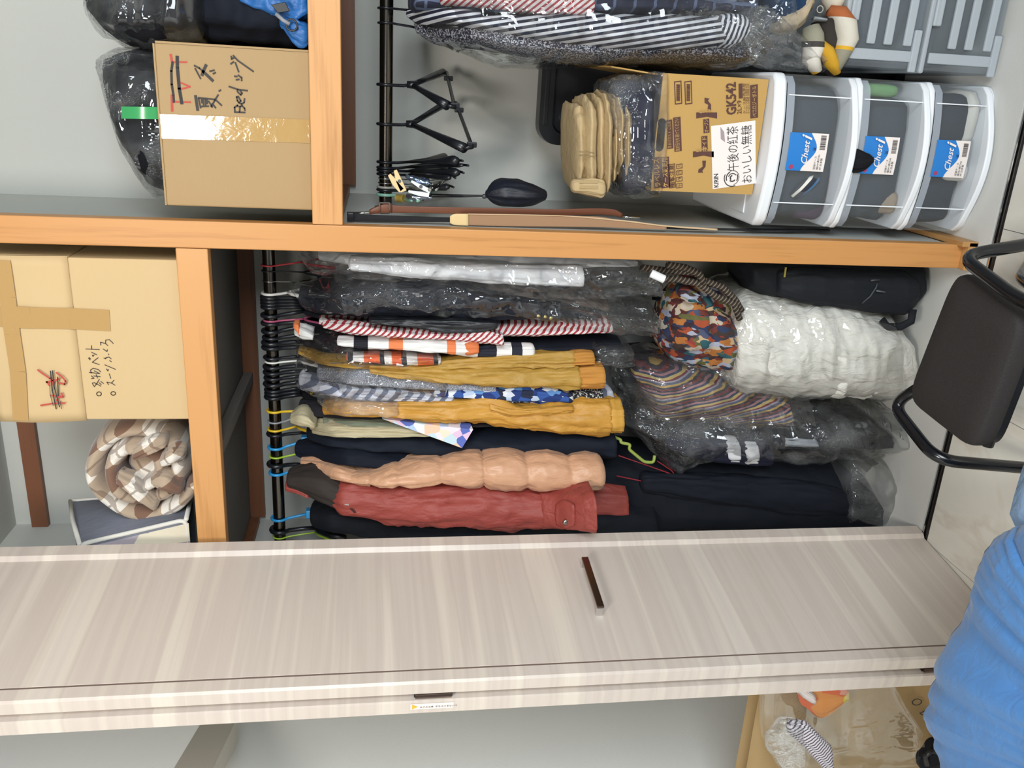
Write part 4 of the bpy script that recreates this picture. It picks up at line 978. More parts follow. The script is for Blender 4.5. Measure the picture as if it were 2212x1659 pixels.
garment('patch_print_shirt', 'orange, black and white patched sleeve under clear film, above the mustard jacket', 'shirt', 690, 765, [
    dict(n='sleeve', m=ow, st=sh([(750, 772, 782), (800, 770, 786), (880, 772, 790), (950, 776, 788)], Yb=1.925, d1=.05), amp=.06, capb='round')])
must = fabric('mustard_shell', 'b8903f', .55, 2.6); mustrib = fabric('mustard_rib', 'c58a41', .8, .5)
mj = garment('mustard_jacket', 'mustard jacket whose two sleeves end in ribbed cuffs', 'jacket', 650, 765, [
    dict(n='shoulder', m=must, st=sh([(646, 757, 766), (665, 762, 778), (700, 778, 790), (760, 784, 800), (850, 790, 806)], Yb=1.945, d1=.09), amp=.06),
    dict(n='sleeve', cr=.009, m=must, st=sh([(820, 792, 806), (900, 789, 812), (970, 782, 806), (1060, 774, 802), (1160, 768, 800), (1243, 766, 796)], Yb=1.935, d1=.08), amp=.08, capb='flat'),
    dict(n='cuff', rib=.010, seg=72, m=mustrib, st=[(1240, 768, 793, 1.936, .075), (1262, 766, 792, 1.936, .075), (1285, 767, 790, 1.938, .07)], amp=.03, capb='hollow'),
    dict(n='sleeve', cr=.009, m=must, st=sh([(800, 796, 808), (880, 798, 822), (980, 804, 834), (1080, 800, 842), (1180, 798, 847), (1254, 797, 846)], Yb=1.918, d1=.09), amp=.08, fr=12, capb='flat'),
    dict(n='cuff', rib=.010, seg=72, m=mustrib, st=[(1250, 799, 844, 1.920, .085), (1280, 797, 844, 1.918, .085), (1308, 796, 842, 1.920, .08)], amp=.03, capb='hollow')])
gdot = speckle('grey_dotted', '6d7079', 'a9acb4', 420, .52)
garment('dotted_grey_shirt', 'grey finely dotted shirt under the mustard jacket sleeves', 'shirt', 680, 805, [
    dict(n='sleeve', m=gdot, st=sh([(690, 800, 822), (780, 800, 838), (880, 806, 846), (960, 820, 848), (1070, 834, 850)], Yb=1.93, d1=.09), amp=.07, capb='round')])
bst = stripes('blue_grey_stripes', 'c3c6d2', '6d7488', (.7, -.1, .7), .021, .55)
garment('blue_striped_shirt', 'pale shirt with wide blue-grey stripes under crinkled film', 'shirt', 660, 830, [
    dict(n='body', m=bst, st=body([(655, 812, 850), (700, 826, 866), (800, 846, 870), (1000, 850, 878), (1200, 850, 876), (1330, 852, 872)], 1.955), amp=.07),
    dict(n='sleeve', m=bst, st=sh([(665, 826, 846), (740, 842, 862), (840, 846, 870), (980, 858, 874)], Yb=1.93, d1=.05), amp=.06, capb='round')])
geo = print_cells('blue_geometric_print', ['16306e', 'c7cdd8', '2a4f94', '141d38', 'aebfd6', '16306e', 'd5d8de', '5b88bf'], 62, (1, 1, .8), 'EUCLIDEAN')
garment('geometric_print_shirt', 'blue and white geometric print sleeve below the mustard sleeves', 'shirt', 950, 855, [
    dict(n='sleeve', m=geo, st=sh([(940, 848, 860), (1040, 842, 868), (1120, 842, 874), (1200, 844, 876), (1234, 852, 876)], Yb=1.925, d1=.06), amp=.05, capb='round')])
bwf = speckle('black_white_flowers', '15161a', 'c8c8c6', 190, .56)
garment('tiny_flower_shirt', 'black shirt with tiny white flowers at the end of the geometric sleeve', 'shirt', 1100, 870, [
    dict(n='body', m=bwf, st=[(1080, 864, 878, 1.94, .2), (1200, 852, 876, 1.94, .2), (1304, 844, 868, 1.94, .2)], amp=.04)])
yel = fabric('amber_nylon', 'cb953c', .5, 2.6); yelr = fabric('amber_elastic', 'd29e42', .6, .8)
wb = garment('amber_windbreaker', 'amber yellow windbreaker sleeve with an elastic cuff', 'jacket', 720, 885, [
    dict(n='sleeve', cr=.010, m=yel, st=sh([(700, 880, 898), (760, 876, 905), (850, 876, 908), (950, 874, 916), (1030, 866, 924), (1080, 867, 930), (1120, 884, 934), (1200, 880, 942), (1270, 876, 946), (1322, 874, 946)], Yb=1.905, d1=.12), amp=.07, fr=12, capb='flat'),
    dict(n='cuff', rib=.012, seg=72, m=yelr, st=[(1318, 876, 942, 1.907, .11), (1328, 874, 944, 1.904, .115), (1338, 876, 942, 1.906, .11), (1349, 876, 943, 1.906, .11)], amp=.02, capb='hollow'),
    dict(n='sleeve_fold', m=yel, st=[(1060, 876, 890, 1.905, .04), (1110, 888, 902, 1.898, .05), (1170, 884, 898, 1.90, .05), (1240, 880, 890, 1.905, .04)], amp=.10)])
pp_ = thing('printed_bag', 'white paper bag corner printed with pastel triangles under the amber sleeve', 'paper bag', P(900, 925, 1.90))
mb = MB(); c3 = [P(826, 905, 1.93), P(1022, 928, 1.90), P(998, 968, 1.895)]
mb.prism(c3, (.004, .03, .004)); mb.build('bag_corner', print_cells('pastel_triangles', ['dcd6e2', 'd8b9d3', 'a9bfe0', 'e4d6c0', 'bcd2dc', '5568b4', 'e7e1e6', 'e2bfa4', 'dcd6e2'], 42, (1, .5, 1), 'EUCLIDEAN'), pp_)
c4 = [c3[0].lerp(c3[2], .0), c3[2], c3[2] + (c3[0] - c3[2]) * .0 + Vector((0, -.001, .004)), c3[0] + Vector((0, -.001, .004))]
garment('charcoal_cardigan', 'charcoal top hanging from the first yellow hanger', 'cardigan', 650, 890, [
    dict(n='body', m=fabric('charcoal_knit', '26252b'), st=sh([(648, 876, 890), (690, 880, 908), (780, 896, 914), (900, 905, 922), (1300, 915, 940)], Yb=1.955, d1=.3), amp=.07)])
cream = fabric('cream_knit', 'c2b898', .9, 1.2)
garment('cream_trousers', 'cream knit rolled at the hanger and falling in ridges under the printed corner', 'trousers', 635, 905, [
    dict(n='rolled_end', m=cream, st=[(630, 902, 918, 2.04, .06), (645, 896, 926, 2.01, .09), (662, 900, 928, 2.0, .10), (678, 916, 930, 2.0, .1)], amp=.08, capb='round'),
    dict(n='fold', m=cream, st=sh([(672, 914, 930), (720, 920, 938), (820, 924, 938), (960, 930, 942)], Yb=1.93, d1=.06), amp=.05, capb='round'),
    dict(n='fold', m=cream, st=sh([(676, 926, 938), (730, 934, 947), (830, 936, 946), (930, 938, 944)], Yb=1.925, d1=.06), amp=.05, capb='round'),
    dict(n='lining', m=fabric('sage_lining', '7d8573'), st=sh([(700, 908, 918), (780, 912, 924), (870, 916, 928)], Yb=1.94, d1=.05), amp=.05, capb='round')])
navy = fabric('deep_navy', '111927', .8, .8)
garment('navy_trousers', 'deep navy garment filling the space between cream trousers and peach puffer', 'trousers', 665, 940, [
    dict(n='body', m=navy, st=sh([(668, 930, 956), (720, 940, 976), (850, 945, 990), (1000, 945, 1002), (1200, 935, 1008), (1334, 936, 1010)], Yb=1.945, d1=.33), amp=.06)])
garment('navy_jacket', 'darker navy jacket draped over the green hanger', 'jacket', 650, 970, [
    dict(n='body', m=fabric('ink_navy', '0c1322', .8, .8), st=sh([(645, 962, 992), (680, 964, 1006), (760, 972, 1020), (850, 984, 1034), (960, 996, 1032), (1100, 1000, 1030)], Yb=1.935, d1=.25), amp=.05)])
peach = fabric('peach_down_shell', 'cf9f7d', .42, 2.2, .1, .06)
Q = [650, 720, 796, 862, 955, 1048, 1143, 1238, 1330]
pj = garment('peach_puffer', 'peach quilted down jacket with a sausage-like sleeve', 'jacket', 650, 1005, [
    dict(n='shoulder', m=peach, st=sh([(652, 998, 1012), (690, 1004, 1030), (740, 1020, 1044), (800, 1034, 1060)], Yb=1.92, d1=.10, Ya=2.06), amp=.07),
    dict(n='sleeve', m=peach, st=sh([(720, 1016, 1034), (760, 1030, 1052), (800, 1033, 1060), (862, 1020, 1066), (955, 1006, 1064), (1050, 998, 1072), (1140, 998, 1080), (1240, 1000, 1080), (1300, 1004, 1072)], x0=700, x1=850, Ya=1.94, Yb=1.865, d1=.13, d0=.08), amp=.035, fr=22, seg=40, px=4, e=2.2, quilt=Q, capb='round', cap=18)])
rustb = fabric('brown_hood', '39322f', .8); red = fabric('brick_red_shell', '9c453c', .6, 2.2)
rc = garment('red_coat', 'brick red coat with a snapped cuff strap, leftmost of the bright coats', 'coat', 625, 1040, [
    dict(n='hood', m=rustb, st=[(624, 1034, 1058, 1.99, .08), (660, 1030, 1078, 1.96, .12), (700, 1036, 1100, 1.93, .14), (735, 1050, 1112, 1.92, .14), (770, 1060, 1114, 1.93, .12)], amp=.06, capb='round'),
    dict(n='collar_lining', m=red, st=[(617, 1052, 1062, 2.0, .05), (640, 1056, 1068, 1.985, .05), (665, 1066, 1078, 1.97, .05)], amp=.05, capb='round'),
    dict(n='sleeve', m=red, st=[(716, 1068, 1092, 1.935, .08), (740, 1056, 1122, 1.905, .12), (800, 1060, 1132, 1.895, .13), (870, 1066, 1146, 1.89, .13), (950, 1066, 1154, 1.885, .13), (1050, 1068, 1155, 1.88, .13), (1130, 1078, 1156, 1.872, .13), (1180, 1082, 1152, 1.866, .12)], amp=.06, fr=12, cr=.010, capb='flat'),
    dict(n='cuff', m=red, st=[(1172, 1079, 1155, 1.862, .13), (1200, 1080, 1156, 1.845, .135), (1240, 1080, 1160, 1.800, .13), (1270, 1079, 1164, 1.770, .12), (1290, 1077, 1168, 1.755, .12)], amp=.05, fr=16, capa='flat', capb='hollow'),
    dict(n='far_sleeve', m=red, st=[(1180, 1056, 1110, 1.99, .1), (1240, 1054, 1130, 1.98, .12), (1300, 1058, 1142, 1.98, .12), (1358, 1066, 1128, 1.98, .11)], amp=.07, capb='hollow'),
    dict(n='cuff_strap', m=red, st=[(1205, 1092, 1138, 1.836, .02), (1222, 1088, 1145, 1.812, .03), (1240, 1092, 1139, 1.794, .02)], amp=.02, cr=0, e=3.5, capb='round', cap=5)])
MB().ball(P(1222, 1128, 1.811), (.008, .005, .008), 14, 8).build('snap_button', plain('snap_steel', '9b938c', .25, 1), rc, smooth='all')
strokes('pocket_zip', [[(748, 1088), (772, 1112)]], 1.898, .006, fabric('zip_dark', '4c2a27'), rc)
MB().box(P(750, 1090, 1.897) - Vector((.002, .003, .004)), P(750, 1090, 1.897) + Vector((.003, .003, .006))).build('zip_pull', M_['chrome'], rc)
garment('black_trousers', 'blue-black trousers between the red coat and the folded door', 'trousers', 690, 1120, [
    dict(n='body', m=fabric('blue_black', '0b1019'), st=[(680, 1106, 1150, 2.03, .1), (720, 1104, 1170, 1.97, .25), (900, 1130, 1180, 1.96, .3), (1200, 1110, 1180, 1.96, .3), (1420, 1100, 1180, 1.97, .3)], amp=.06)])

# clear covers over the hanging clothes
def cover(label, st, m='film', **k):
    k.setdefault('amp', .13); k.setdefault('fr', 16); k.setdefault('seg', 44); k.setdefault('px', 7)
    return tag(cloth('plastic_cover', st, M_[m], None, **k), label, 'plastic cover', 'clear film covers')
cover('clear cover over the white shirt, tied off with a white clip', sh([(646, 546, 556), (680, 544, 600), (740, 543, 612), (900, 543, 628), (1100, 545, 654), (1250, 548, 668), (1340, 556, 668), (1405, 580, 662), (1432, 600, 655)], Yb=1.905, d1=.40), capb='round')
cl = tag(MB().tube([P(1406, 590, 1.91), P(1436, 604, 1.90)], .010, 12).build('white_clip', M_['white'], None, smooth=True, bevel=.002), 'white plastic clip closing the clear cover next to the rope handles', 'clip')
cover('clear cover over the navy blazer with brass buttons', sh([(632, 618, 634), (660, 618, 676), (740, 606, 700), (900, 602, 702), (1100, 606, 706), (1250, 640, 716), (1330, 660, 740), (1425, 672, 748)], Yb=1.912, d1=.38), 'film', capb='round')
cover('clear cover over the striped polo and mustard shoulder', sh([(650, 730, 778), (690, 738, 796), (760, 760, 800), (860, 764, 806), (945, 770, 800)], Yb=1.905, d1=.30), capb='round')
cover('clear cover over the dotted and blue striped shirts', sh([(648, 778, 850), (690, 790, 872), (760, 800, 872), (860, 800, 874), (960, 822, 878)], Yb=1.905, d1=.30), capb='round')
cover('clear cover crumpled over the shoulder of the amber windbreaker', sh([(690, 852, 880), (720, 866, 904), (780, 870, 910), (830, 874, 910), (858, 880, 904)], Yb=1.885, d1=.25), 'filmhaze', capb='round')
cover('torn clear cover end hanging below the mustard cuffs', [(1290, 752, 800, 1.95, .2), (1330, 750, 806, 1.945, .2), (1366, 754, 800, 1.95, .15)], capb='round', amp=.2)

# ------------------------------------------------------------------ lower row in the left compartment
LG = 'clothes on the low rod'
garment('multicolour_shirt', 'multicoloured striped shirt in film on the low rod', 'shirt', 1380, 830, [
    dict(n='body', m=bands('multi_stripes', .046, (.95, 0, .31), [(0, '6b2a2c'), (.10, '2d2a33'), (.2, 'a88b4a'), (.30, '4b4f63'), (.42, '8c8794'), (.5, '6b2a2c'), (.58, 'b09a60'), (.7, '2b3752'), (.8, '9a6f74'), (.9, '30303a')], .003), st=[(1376, 806, 820, 2.10, .06), (1400, 800, 862, 2.06, .1), (1440, 800, 925, 2.0, .2), (1550, 820, 932, 1.98, .25), (1712, 868, 936, 1.975, .25)], amp=.07),
    dict(n='far_side', m=bands('maroon_stripes', .06, (1, 0, .1), [(0, '42202a'), (.3, '1c1a22'), (.5, '5b2a30'), (.7, '232028')], .008), st=[(1385, 778, 822, 2.1, .2), (1500, 770, 860, 2.06, .2), (1640, 800, 880, 2.05, .2)], amp=.06)], LG, 2.2)
garment('banded_navy_shirt', 'navy shirt with two white bands in film on the low rod', 'shirt', 1380, 920, [
    dict(n='body', m=fabric('slate_black', '171a21'), st=[(1380, 900, 940, 2.03, .15), (1500, 925, 985, 1.99, .25), (1700, 930, 985, 1.98, .28), (1930, 938, 978, 1.98, .28)], amp=.08),
    dict(n='sleeve', m=fabric('navy_knit', '1b1e33'), st=[(1450, 950, 975, 1.985, .06), (1530, 958, 1000, 1.955, .07), (1600, 958, 1008, 1.95, .07), (1672, 966, 1012, 1.95, .07)], amp=.06, capb='hollow'),
    dict(n='white_band', m=whitecloth, st=[(1582, 957, 1004, 1.9475, .07), (1600, 957, 1004, 1.9475, .07)], amp=.0),
    dict(n='white_band', m=whitecloth, st=[(1619, 960, 1007, 1.9475, .07), (1640, 961, 1008, 1.9475, .07)], amp=.0),
    dict(n='hem', m=fabric('pale_grey', '9aa0a6'), st=[(1700, 950, 966, 1.972, .05), (1768, 956, 968, 1.972, .05)], amp=.04)], LG, 2.2)
garment('black_dress_trousers', 'long blue-black trousers falling to the floor beside the folded door', 'trousers', 1340, 1060, [
    dict(n='body', m=fabric('midnight_wool', '0b111b', .8, .7), st=[(1300, 990, 1180, 2.02, .25), (1450, 1010, 1180, 1.99, .28), (1650, 1015, 1180, 1.97, .3), (1800, 1018, 1180, 1.965, .3), (1860, 1040, 1180, 1.965, .28), (1915, 1090, 1175, 1.97, .2)], amp=.05, seg=40),
    dict(n='leg_fold', m=fabric('midnight_fold', '0e141f', .8, .7), st=[(1400, 1030, 1070, 1.985, .05), (1600, 1040, 1100, 1.955, .06), (1760, 1050, 1120, 1.95, .06), (1850, 1070, 1120, 1.955, .05)], amp=.06, capb='round')], LG, 2.2)
for q in ([(1336, 984), (1400, 1006), (1450, 1024)], [(1332, 1028), (1400, 1042), (1456, 1056)], [(1420, 996), (1450, 1016), (1462, 1030)]):
    MB().tube([P(x, y, 2.0) for x, y in q], .0014, 6).build('x', hmat('red')).name = 'red_wire'
for i, o in enumerate([o for o in COL.objects if o.name.startswith('red_wire')]):
    tag(o, ('upper', 'lower', 'short right')[i] + ' red wire hanger edge over the long blue-black trousers', 'hanger')
gh = thing('coat_hanger', 'lime green plastic hanger lying loose below the amber cuff', 'hanger', P(1340, 950, 1.97))
MB().tube(rnd_path([P(1300, 930, 1.985), P(1326, 944, 1.975), P(1342, 950, 1.97), P(1340, 956, 1.968), P(1362, 960, 1.965), P(1358, 970, 1.963), P(1392, 998, 1.96), P(1412, 999, 1.96), P(1414, 984, 1.962)], .008, 4), .0042, 8).build('hook', plain('lime_plastic', '8fa04a', .4), gh, smooth='all')
cover('crinkled clear cover over the banded shirts on the low rod', [(1350, 890, 930, 2.0, .2), (1400, 880, 970, 1.96, .25), (1480, 885, 1046, 1.935, .28), (1560, 890, 1020, 1.93, .28), (1700, 893, 1024, 1.93, .3), (1850, 900, 1020, 1.93, .3), (1960, 905, 1000, 1.94, .28)], 'film_s', amp=.10, fr=22, seg=60, px=5)
cover('clear cover over the multicoloured striped shirt', [(1360, 770, 880, 2.02, .2), (1430, 790, 935, 1.965, .25), (1560, 800, 945, 1.955, .3), (1760, 860, 945, 1.95, .3)], 'film', seg=50)
cover('loose hazy cover bottom knotted near the folded door', [(1850, 1000, 1150, 1.93, .2), (1900, 1010, 1160, 1.93, .2), (1940, 1030, 1140, 1.935, .15), (1958, 1060, 1110, 1.94, .08)], 'filmhaze', capb='round')

# ------------------------------------------------------------------ comforter roll, floral bag, backpack
cm = fabric('white_down_cotton', 'dcdad2', .7, 5.0, .1, .04)
duv = tag(cloth('rolled_duvet', [(1578, 700, 850, 2.0, .25), (1600, 668, 872, 1.96, .32), (1640, 648, 884, 1.94, .36), (1720, 650, 890, 1.925, .40), (1800, 654, 896, 1.915, .42), (1880, 668, 898, 1.91, .42), (1950, 690, 892, 1.92, .40), (1978, 720, 876, 1.95, .34)], cm, None, amp=.05, fr=20, seg=90, px=4, e=2.5, cr=.006, capb='round', cap=10), 'rolled white duvet in a clear bag standing on the closet floor', 'duvet')
cover('thin clear bag stretched round the white duvet', [(1572, 700, 850, 1.99, .26), (1596, 660, 876, 1.95, .34), (1640, 642, 890, 1.93, .38), (1720, 644, 896, 1.912, .43), (1800, 648, 902, 1.902, .45), (1880, 662, 904, 1.897, .45), (1955, 684, 898, 1.905, .43)], 'filmthin', amp=.05, seg=60, px=6)
fl_m = print_cells('leaf_print', ['6a2e24', 'b59c7a', '232f4d', '9a9fb0', '9a4526', '2c1f2b', '24525a', 'b3a795', '4b1f20', '5b5a30', '84302a', 'a5672e', '3a2a24', '434a63'], 68, (1, .7, .5), 'EUCLIDEAN', .030)  # leaf colours darkened to carry the shade the bag sits in
fb = thing('floral_bag', 'cotton drawstring bag printed with colourful leaves on top of the duvet', 'bag', P(1600, 740, 2.0))
cloth('bag', [(1440, 690, 760, 2.02, .12), (1462, 660, 790, 1.99, .2), (1500, 632, 815, 1.965, .25), (1540, 625, 828, 1.955, .27), (1575, 640, 836, 1.96, .26), (1602, 680, 825, 1.98, .2)], fl_m, fb, amp=.14, fr=18, seg=44, px=5, e=2.1, capb='round', cap=10)
cloth('knot', [(1478, 622, 650, 1.985, .05), (1492, 624, 660, 1.975, .06), (1512, 636, 662, 1.98, .05)], fl_m, fb, amp=.2, capb='round')
rope = stripes('rope_twist', '2c241f', '7d705f', (.6, .2, .8), .009, .68)
for j, (pth, lbl) in enumerate((([(1385, 578), (1440, 585), (1500, 588), (1520, 606), (1560, 620), (1590, 650), (1602, 672)], 'a'), ([(1400, 604), (1460, 602), (1510, 612), (1545, 640), (1585, 655), (1598, 690)], 'b'), ([(1440, 572), (1480, 578), (1512, 592), (1520, 612)], 'c'))):
    MB().tube([P(x, y, 1.97 - .006 * j) for x, y in pth], .0085, 10).build('rope_handle', rope, fb, smooth='all')
for i, (y0, y1, x1) in enumerate(((630, 634, 1470), (639, 646, 1474), (648, 658, 1462), (672, 700, 1436))):
    tag(MB().tube([P(1405 + i * 2, y0 - 4, 2.12), P(1436, y0, 2.10), P(x1, y1, 2.09)], .0045, 8).build('coat_hanger', hmat('black'), None, smooth='all'), ('highest', 'second highest', 'third highest', 'lowest')[i] + ' black hanger end above the floral bag', 'hanger', 'hanger ends above the floral bag')
bpk = thing('backpack', 'black backpack with zipped pocket standing between the post and the duvet', 'backpack', P(1990, 640, 2.0))
bm = fabric('black_cordura', '14171d', .7, .6); bm2 = fabric('black_cordura_front', '171b21', .7, .6)
cloth('main_compartment', [(1612, 570, 606, 2.03, .12), (1630, 566, 634, 2.0, .18), (1700, 562, 660, 1.98, .24), (1800, 560, 670, 1.965, .26), (1900, 560, 680, 1.955, .27), (1975, 560, 690, 1.955, .26), (2000, 562, 660, 1.96, .24)], bm, bpk, amp=.05, e=3, seg=40, capb='round', cap=8)
cloth('front_pocket', [(1690, 590, 640, 1.965, .05), (1740, 585, 660, 1.945, .07), (1850, 588, 672, 1.935, .08), (1960, 590, 684, 1.935, .08), (1985, 600, 660, 1.945, .06)], bm2, bpk, amp=.05, e=3, capb='round', cap=6)
MB().tube([P(1862, 655, 1.935), P(1880, 640, 1.931), P(1892, 622, 1.930), P(1895, 612, 1.932)], .0022, 8).build('zip', plain('zip_grey', '363b40', .5), bpk, smooth='all')
MB().tube([P(1880, 606, 1.932), P(1900, 604, 1.930)], .0028, 8).build('zip_pull', plain('zip_pull_grey', '34383c', .4), bpk, smooth='all')
MB().tube([P(1893, 628, 1.928), P(1912, 631, 1.93)], .002, 8).build('zip_pull', plain('zip_pull_steel', '5a5e62', .4), bpk, smooth='all')
MB().box(P(1696, 588, 1.962) - Vector((.012, .002, .0015)), P(1696, 588, 1.962) + Vector((.012, .002, .0015))).build('yellow_tab', plain('yellow_tab', 'b0a24a', .6), bpk)
mb = MB(); mb.tube([P(1905, 690, 1.95), P(1918, 706, 1.945), P(1945, 706, 1.94), P(1968, 694, 1.94), P(1972, 668, 1.945)], .010, 10, flat=.35); mb.build('carry_strap', bm, bpk, smooth='all')

# ------------------------------------------------------------------ right compartment: clothes at the top of the frame
RG = 'clothes on the right rod'
spk = speckle('navy_white_speckle', '1e2136', 'b9bbc4', 230, .54)
garment('speckled_blouse', 'navy blouse with dense white speckles in clear film, right rod', 'blouse', 905, 60, [
    dict(n='body', m=spk, st=sh([(905, 52, 70), (950, 50, 90), (1050, 52, 100), (1200, 54, 125), (1350, 60, 138), (1618, 100, 134)], 900, 1000, Yb=1.97, d1=.3), amp=.06)], RG)
nst = stripes('navy_white_stripes', 'c9ccd2', '181a2e', (.97, 0, .20), .0118, .48, .02)
garment('striped_shirt', 'navy and white striped shirt with a turned cuff, right rod', 'shirt', 885, 25, [
    dict(n='shoulder', m=nst, st=sh([(882, 22, 34), (920, 14, 52), (980, 12, 50), (1040, 20, 52)], 880, 960, Yb=1.955, d1=.2), amp=.05),
    dict(n='sleeve', m=nst, st=sh([(990, 32, 52), (1100, 31, 70), (1250, 31, 94), (1350, 30, 108), (1450, 30, 112), (1530, 32, 106), (1570, 34, 104)], 900, 1000, Yb=1.935, d1=.12), amp=.05, seg=36, capb='flat'),
    dict(n='cuff', m=stripes('navy_white_cuff', 'c9ccd2', '181a2e', (.25, 0, .97), .0105, .5, .01), st=[(1560, 30, 102, 1.934, .12), (1585, 28, 104, 1.928, .13), (1612, 30, 92, 1.93, .13), (1622, 34, 78, 1.935, .12)], amp=.03, seg=36, capb='round', cap=5)], RG)
garment('red_striped_blouse', 'white blouse with red diagonal stripes at the top edge of the photo', 'blouse', 1000, 0, [
    dict(n='sleeve', m=redst, st=[(960, -40, 10, 1.96, .12), (1100, -40, 20, 1.95, .12), (1200, -30, 30, 1.945, .12), (1285, -10, 30, 1.945, .12)], amp=.06)], RG)
plaid = NT('dark_plaid')
v1 = plaid.math('LESS_THAN', plaid.math('FRACT', plaid.math('DIVIDE', plaid.n('ShaderNodeVectorMath', {0: plaid.obj(), 1: (0, 0, 1)}, operation='DOT_PRODUCT').outputs['Value'], .045)), .14)
v2 = plaid.math('LESS_THAN', plaid.math('FRACT', plaid.math('DIVIDE', plaid.n('ShaderNodeVectorMath', {0: plaid.obj(), 1: (1, .5, 0)}, operation='DOT_PRODUCT').outputs['Value'], .03)), .2)
plaid.done(plaid.mix(plaid.math('MAXIMUM', v1, v2), S('23273a'), S('55607a')), .85, cloth_bump(plaid))
garment('plaid_shirt', 'dark blue plaid shirt at the top right edge above the striped cuff', 'shirt', 1250, 0, [
    dict(n='body', m=plaid.m, st=[(900, -50, 22, 1.98, .3), (1100, -50, 30, 1.97, .3), (1400, -50, 30, 1.955, .3), (1640, -50, 40, 1.965, .3)], amp=.06)], RG)
cover('clear cover hanging below the speckled blouse', sh([(905, -60, 70), (960, -60, 92), (1040, -60, 118), (1120, -60, 142), (1200, -60, 144), (1400, -60, 146), (1600, -60, 150), (1720, -60, 130)], 900, 1000, Yb=1.915, d1=.38), seg=56, amp=.05)
cover('hazy cover end pulled over the white sock above the drawers', [(1620, 20, 120, 1.93, .2), (1670, 10, 140, 1.915, .22), (1730, 60, 152, 1.905, .2), (1790, 110, 156, 1.91, .12)], 'film_s', capb='round', amp=.12)

# ------------------------------------------------------------------ upper right compartment
bf = fabric('black_fleece', '0c0d14', .9, .8)
nc = thing('bagged_clothes', 'black clothes in a clear bag with green tape lying on the marked box', 'clothes', P(360, 280, 2.02))
cloth('clothes_bundle', [(222, 122, 190, 2.0, .18), (240, 112, 300, 1.97, .25), (265, 108, 350, 1.945, .28), (295, 108, 402, 1.93, .30), (325, 110, 428, 1.925, .30), (352, 114, 436, 1.93, .30)], bf, nc, amp=.09, e=2.6, seg=44, capb='round', cap=8)
gt = MB(); gt.quadgrid(lambda u, v: P(262 + 90 * v, 230 + 26 * u + 1.5 * v, 1.912 - .012 * math.sin(PI * v)), 3, 10)
gt.build('green_tape', plain('green_tape', '3f9a5c', .25), nc, smooth='all')
cover('clear bag round the black clothes with green tape', [(206, 118, 160, 1.99, .2), (225, 108, 250, 1.96, .26), (250, 104, 345, 1.935, .3), (285, 103, 415, 1.92, .32), (320, 104, 440, 1.914, .32), (358, 108, 444, 1.918, .32)], 'film_s', seg=60, px=4, capb='round', cap=6, amp=.07)
tag(cloth('dark_clothes', [(185, -70, 30, 2.0, .2), (210, -80, 62, 1.97, .25), (250, -85, 88, 1.945, .3), (300, -90, 102, 1.93, .32), (360, -90, 104, 1.93, .32), (410, -85, 94, 1.94, .3), (432, -80, 70, 1.96, .28)], bf, None, amp=.10, seg=44, capb='round', cap=8), 'black clothes in a clear bag at the upper right edge of the photo', 'clothes')
cover('clear bag round the black clothes at the upper right edge', [(178, -70, 45, 1.99, .22), (206, -85, 84, 1.955, .28), (250, -90, 100, 1.93, .33), (300, -95, 108, 1.915, .35), (360, -95, 110, 1.915, .35), (415, -90, 100, 1.925, .33), (436, -85, 72, 1.95, .3)], 'film_s', seg=60, px=4, capb='round', cap=6, amp=.09)
tag(cloth('dark_clothes', [(424, -90, 80, 1.98, .3), (470, -95, 92, 1.955, .33), (540, -95, 98, 1.945, .34), (610, -100, 104, 1.945, .34), (664, -100, 108, 1.95, .33)], fabric('black_blue_cotton', '151a26'), None, amp=.10, capb='flat'), 'black and navy clothes bundle on the right shelf beside the marked box', 'clothes')
bb = thing('blue_bag', 'bright blue nylon bag with black clasp on the right shelf', 'bag', P(660, 20, 1.95))
bln = fabric('blue_nylon', '2c6bb0', .45, 2.2)
cloth('pouch', [(524, -60, 18, 1.94, .08), (550, -60, 34, 1.925, .1), (590, -60, 44, 1.92, .12), (630, -60, 60, 1.92, .12), (664, -60, 40, 1.925, .12)], bln, bb, amp=.2, fr=20, seg=40, px=5)
cloth('flap', [(612, 30, 60, 1.925, .03), (635, 40, 92, 1.912, .04), (655, 48, 100, 1.912, .03)], bln, bb, amp=.2, fr=26, capb='round')
MB().hexa([P(585, 10, 1.905) + Vector((0, dy, 0)) if k == 0 else P(*q, 1.905) + Vector((0, dy, 0)) for dy in (0, .006) for k, q in enumerate(((585, 10), (600, 28), (626, 24), (616, 4)))]).build('buckle_patch', M_['blackpl'], bb, bevel=.001)
MB().tube([P(596, 30, 1.905), P(612, 44, 1.902), P(626, 52, 1.902)], .004, 8).build('cord', plain('grey_cord', '8a8d94', .6), bb, smooth='all')
MB().tube(arc(P(630, 54, 1.902), .011, 0, 360, 14, (1, 0, 0), (0, 0, 1))[:-1], .002, 6, closed=True).build('ring', M_['blackpl'], bb)

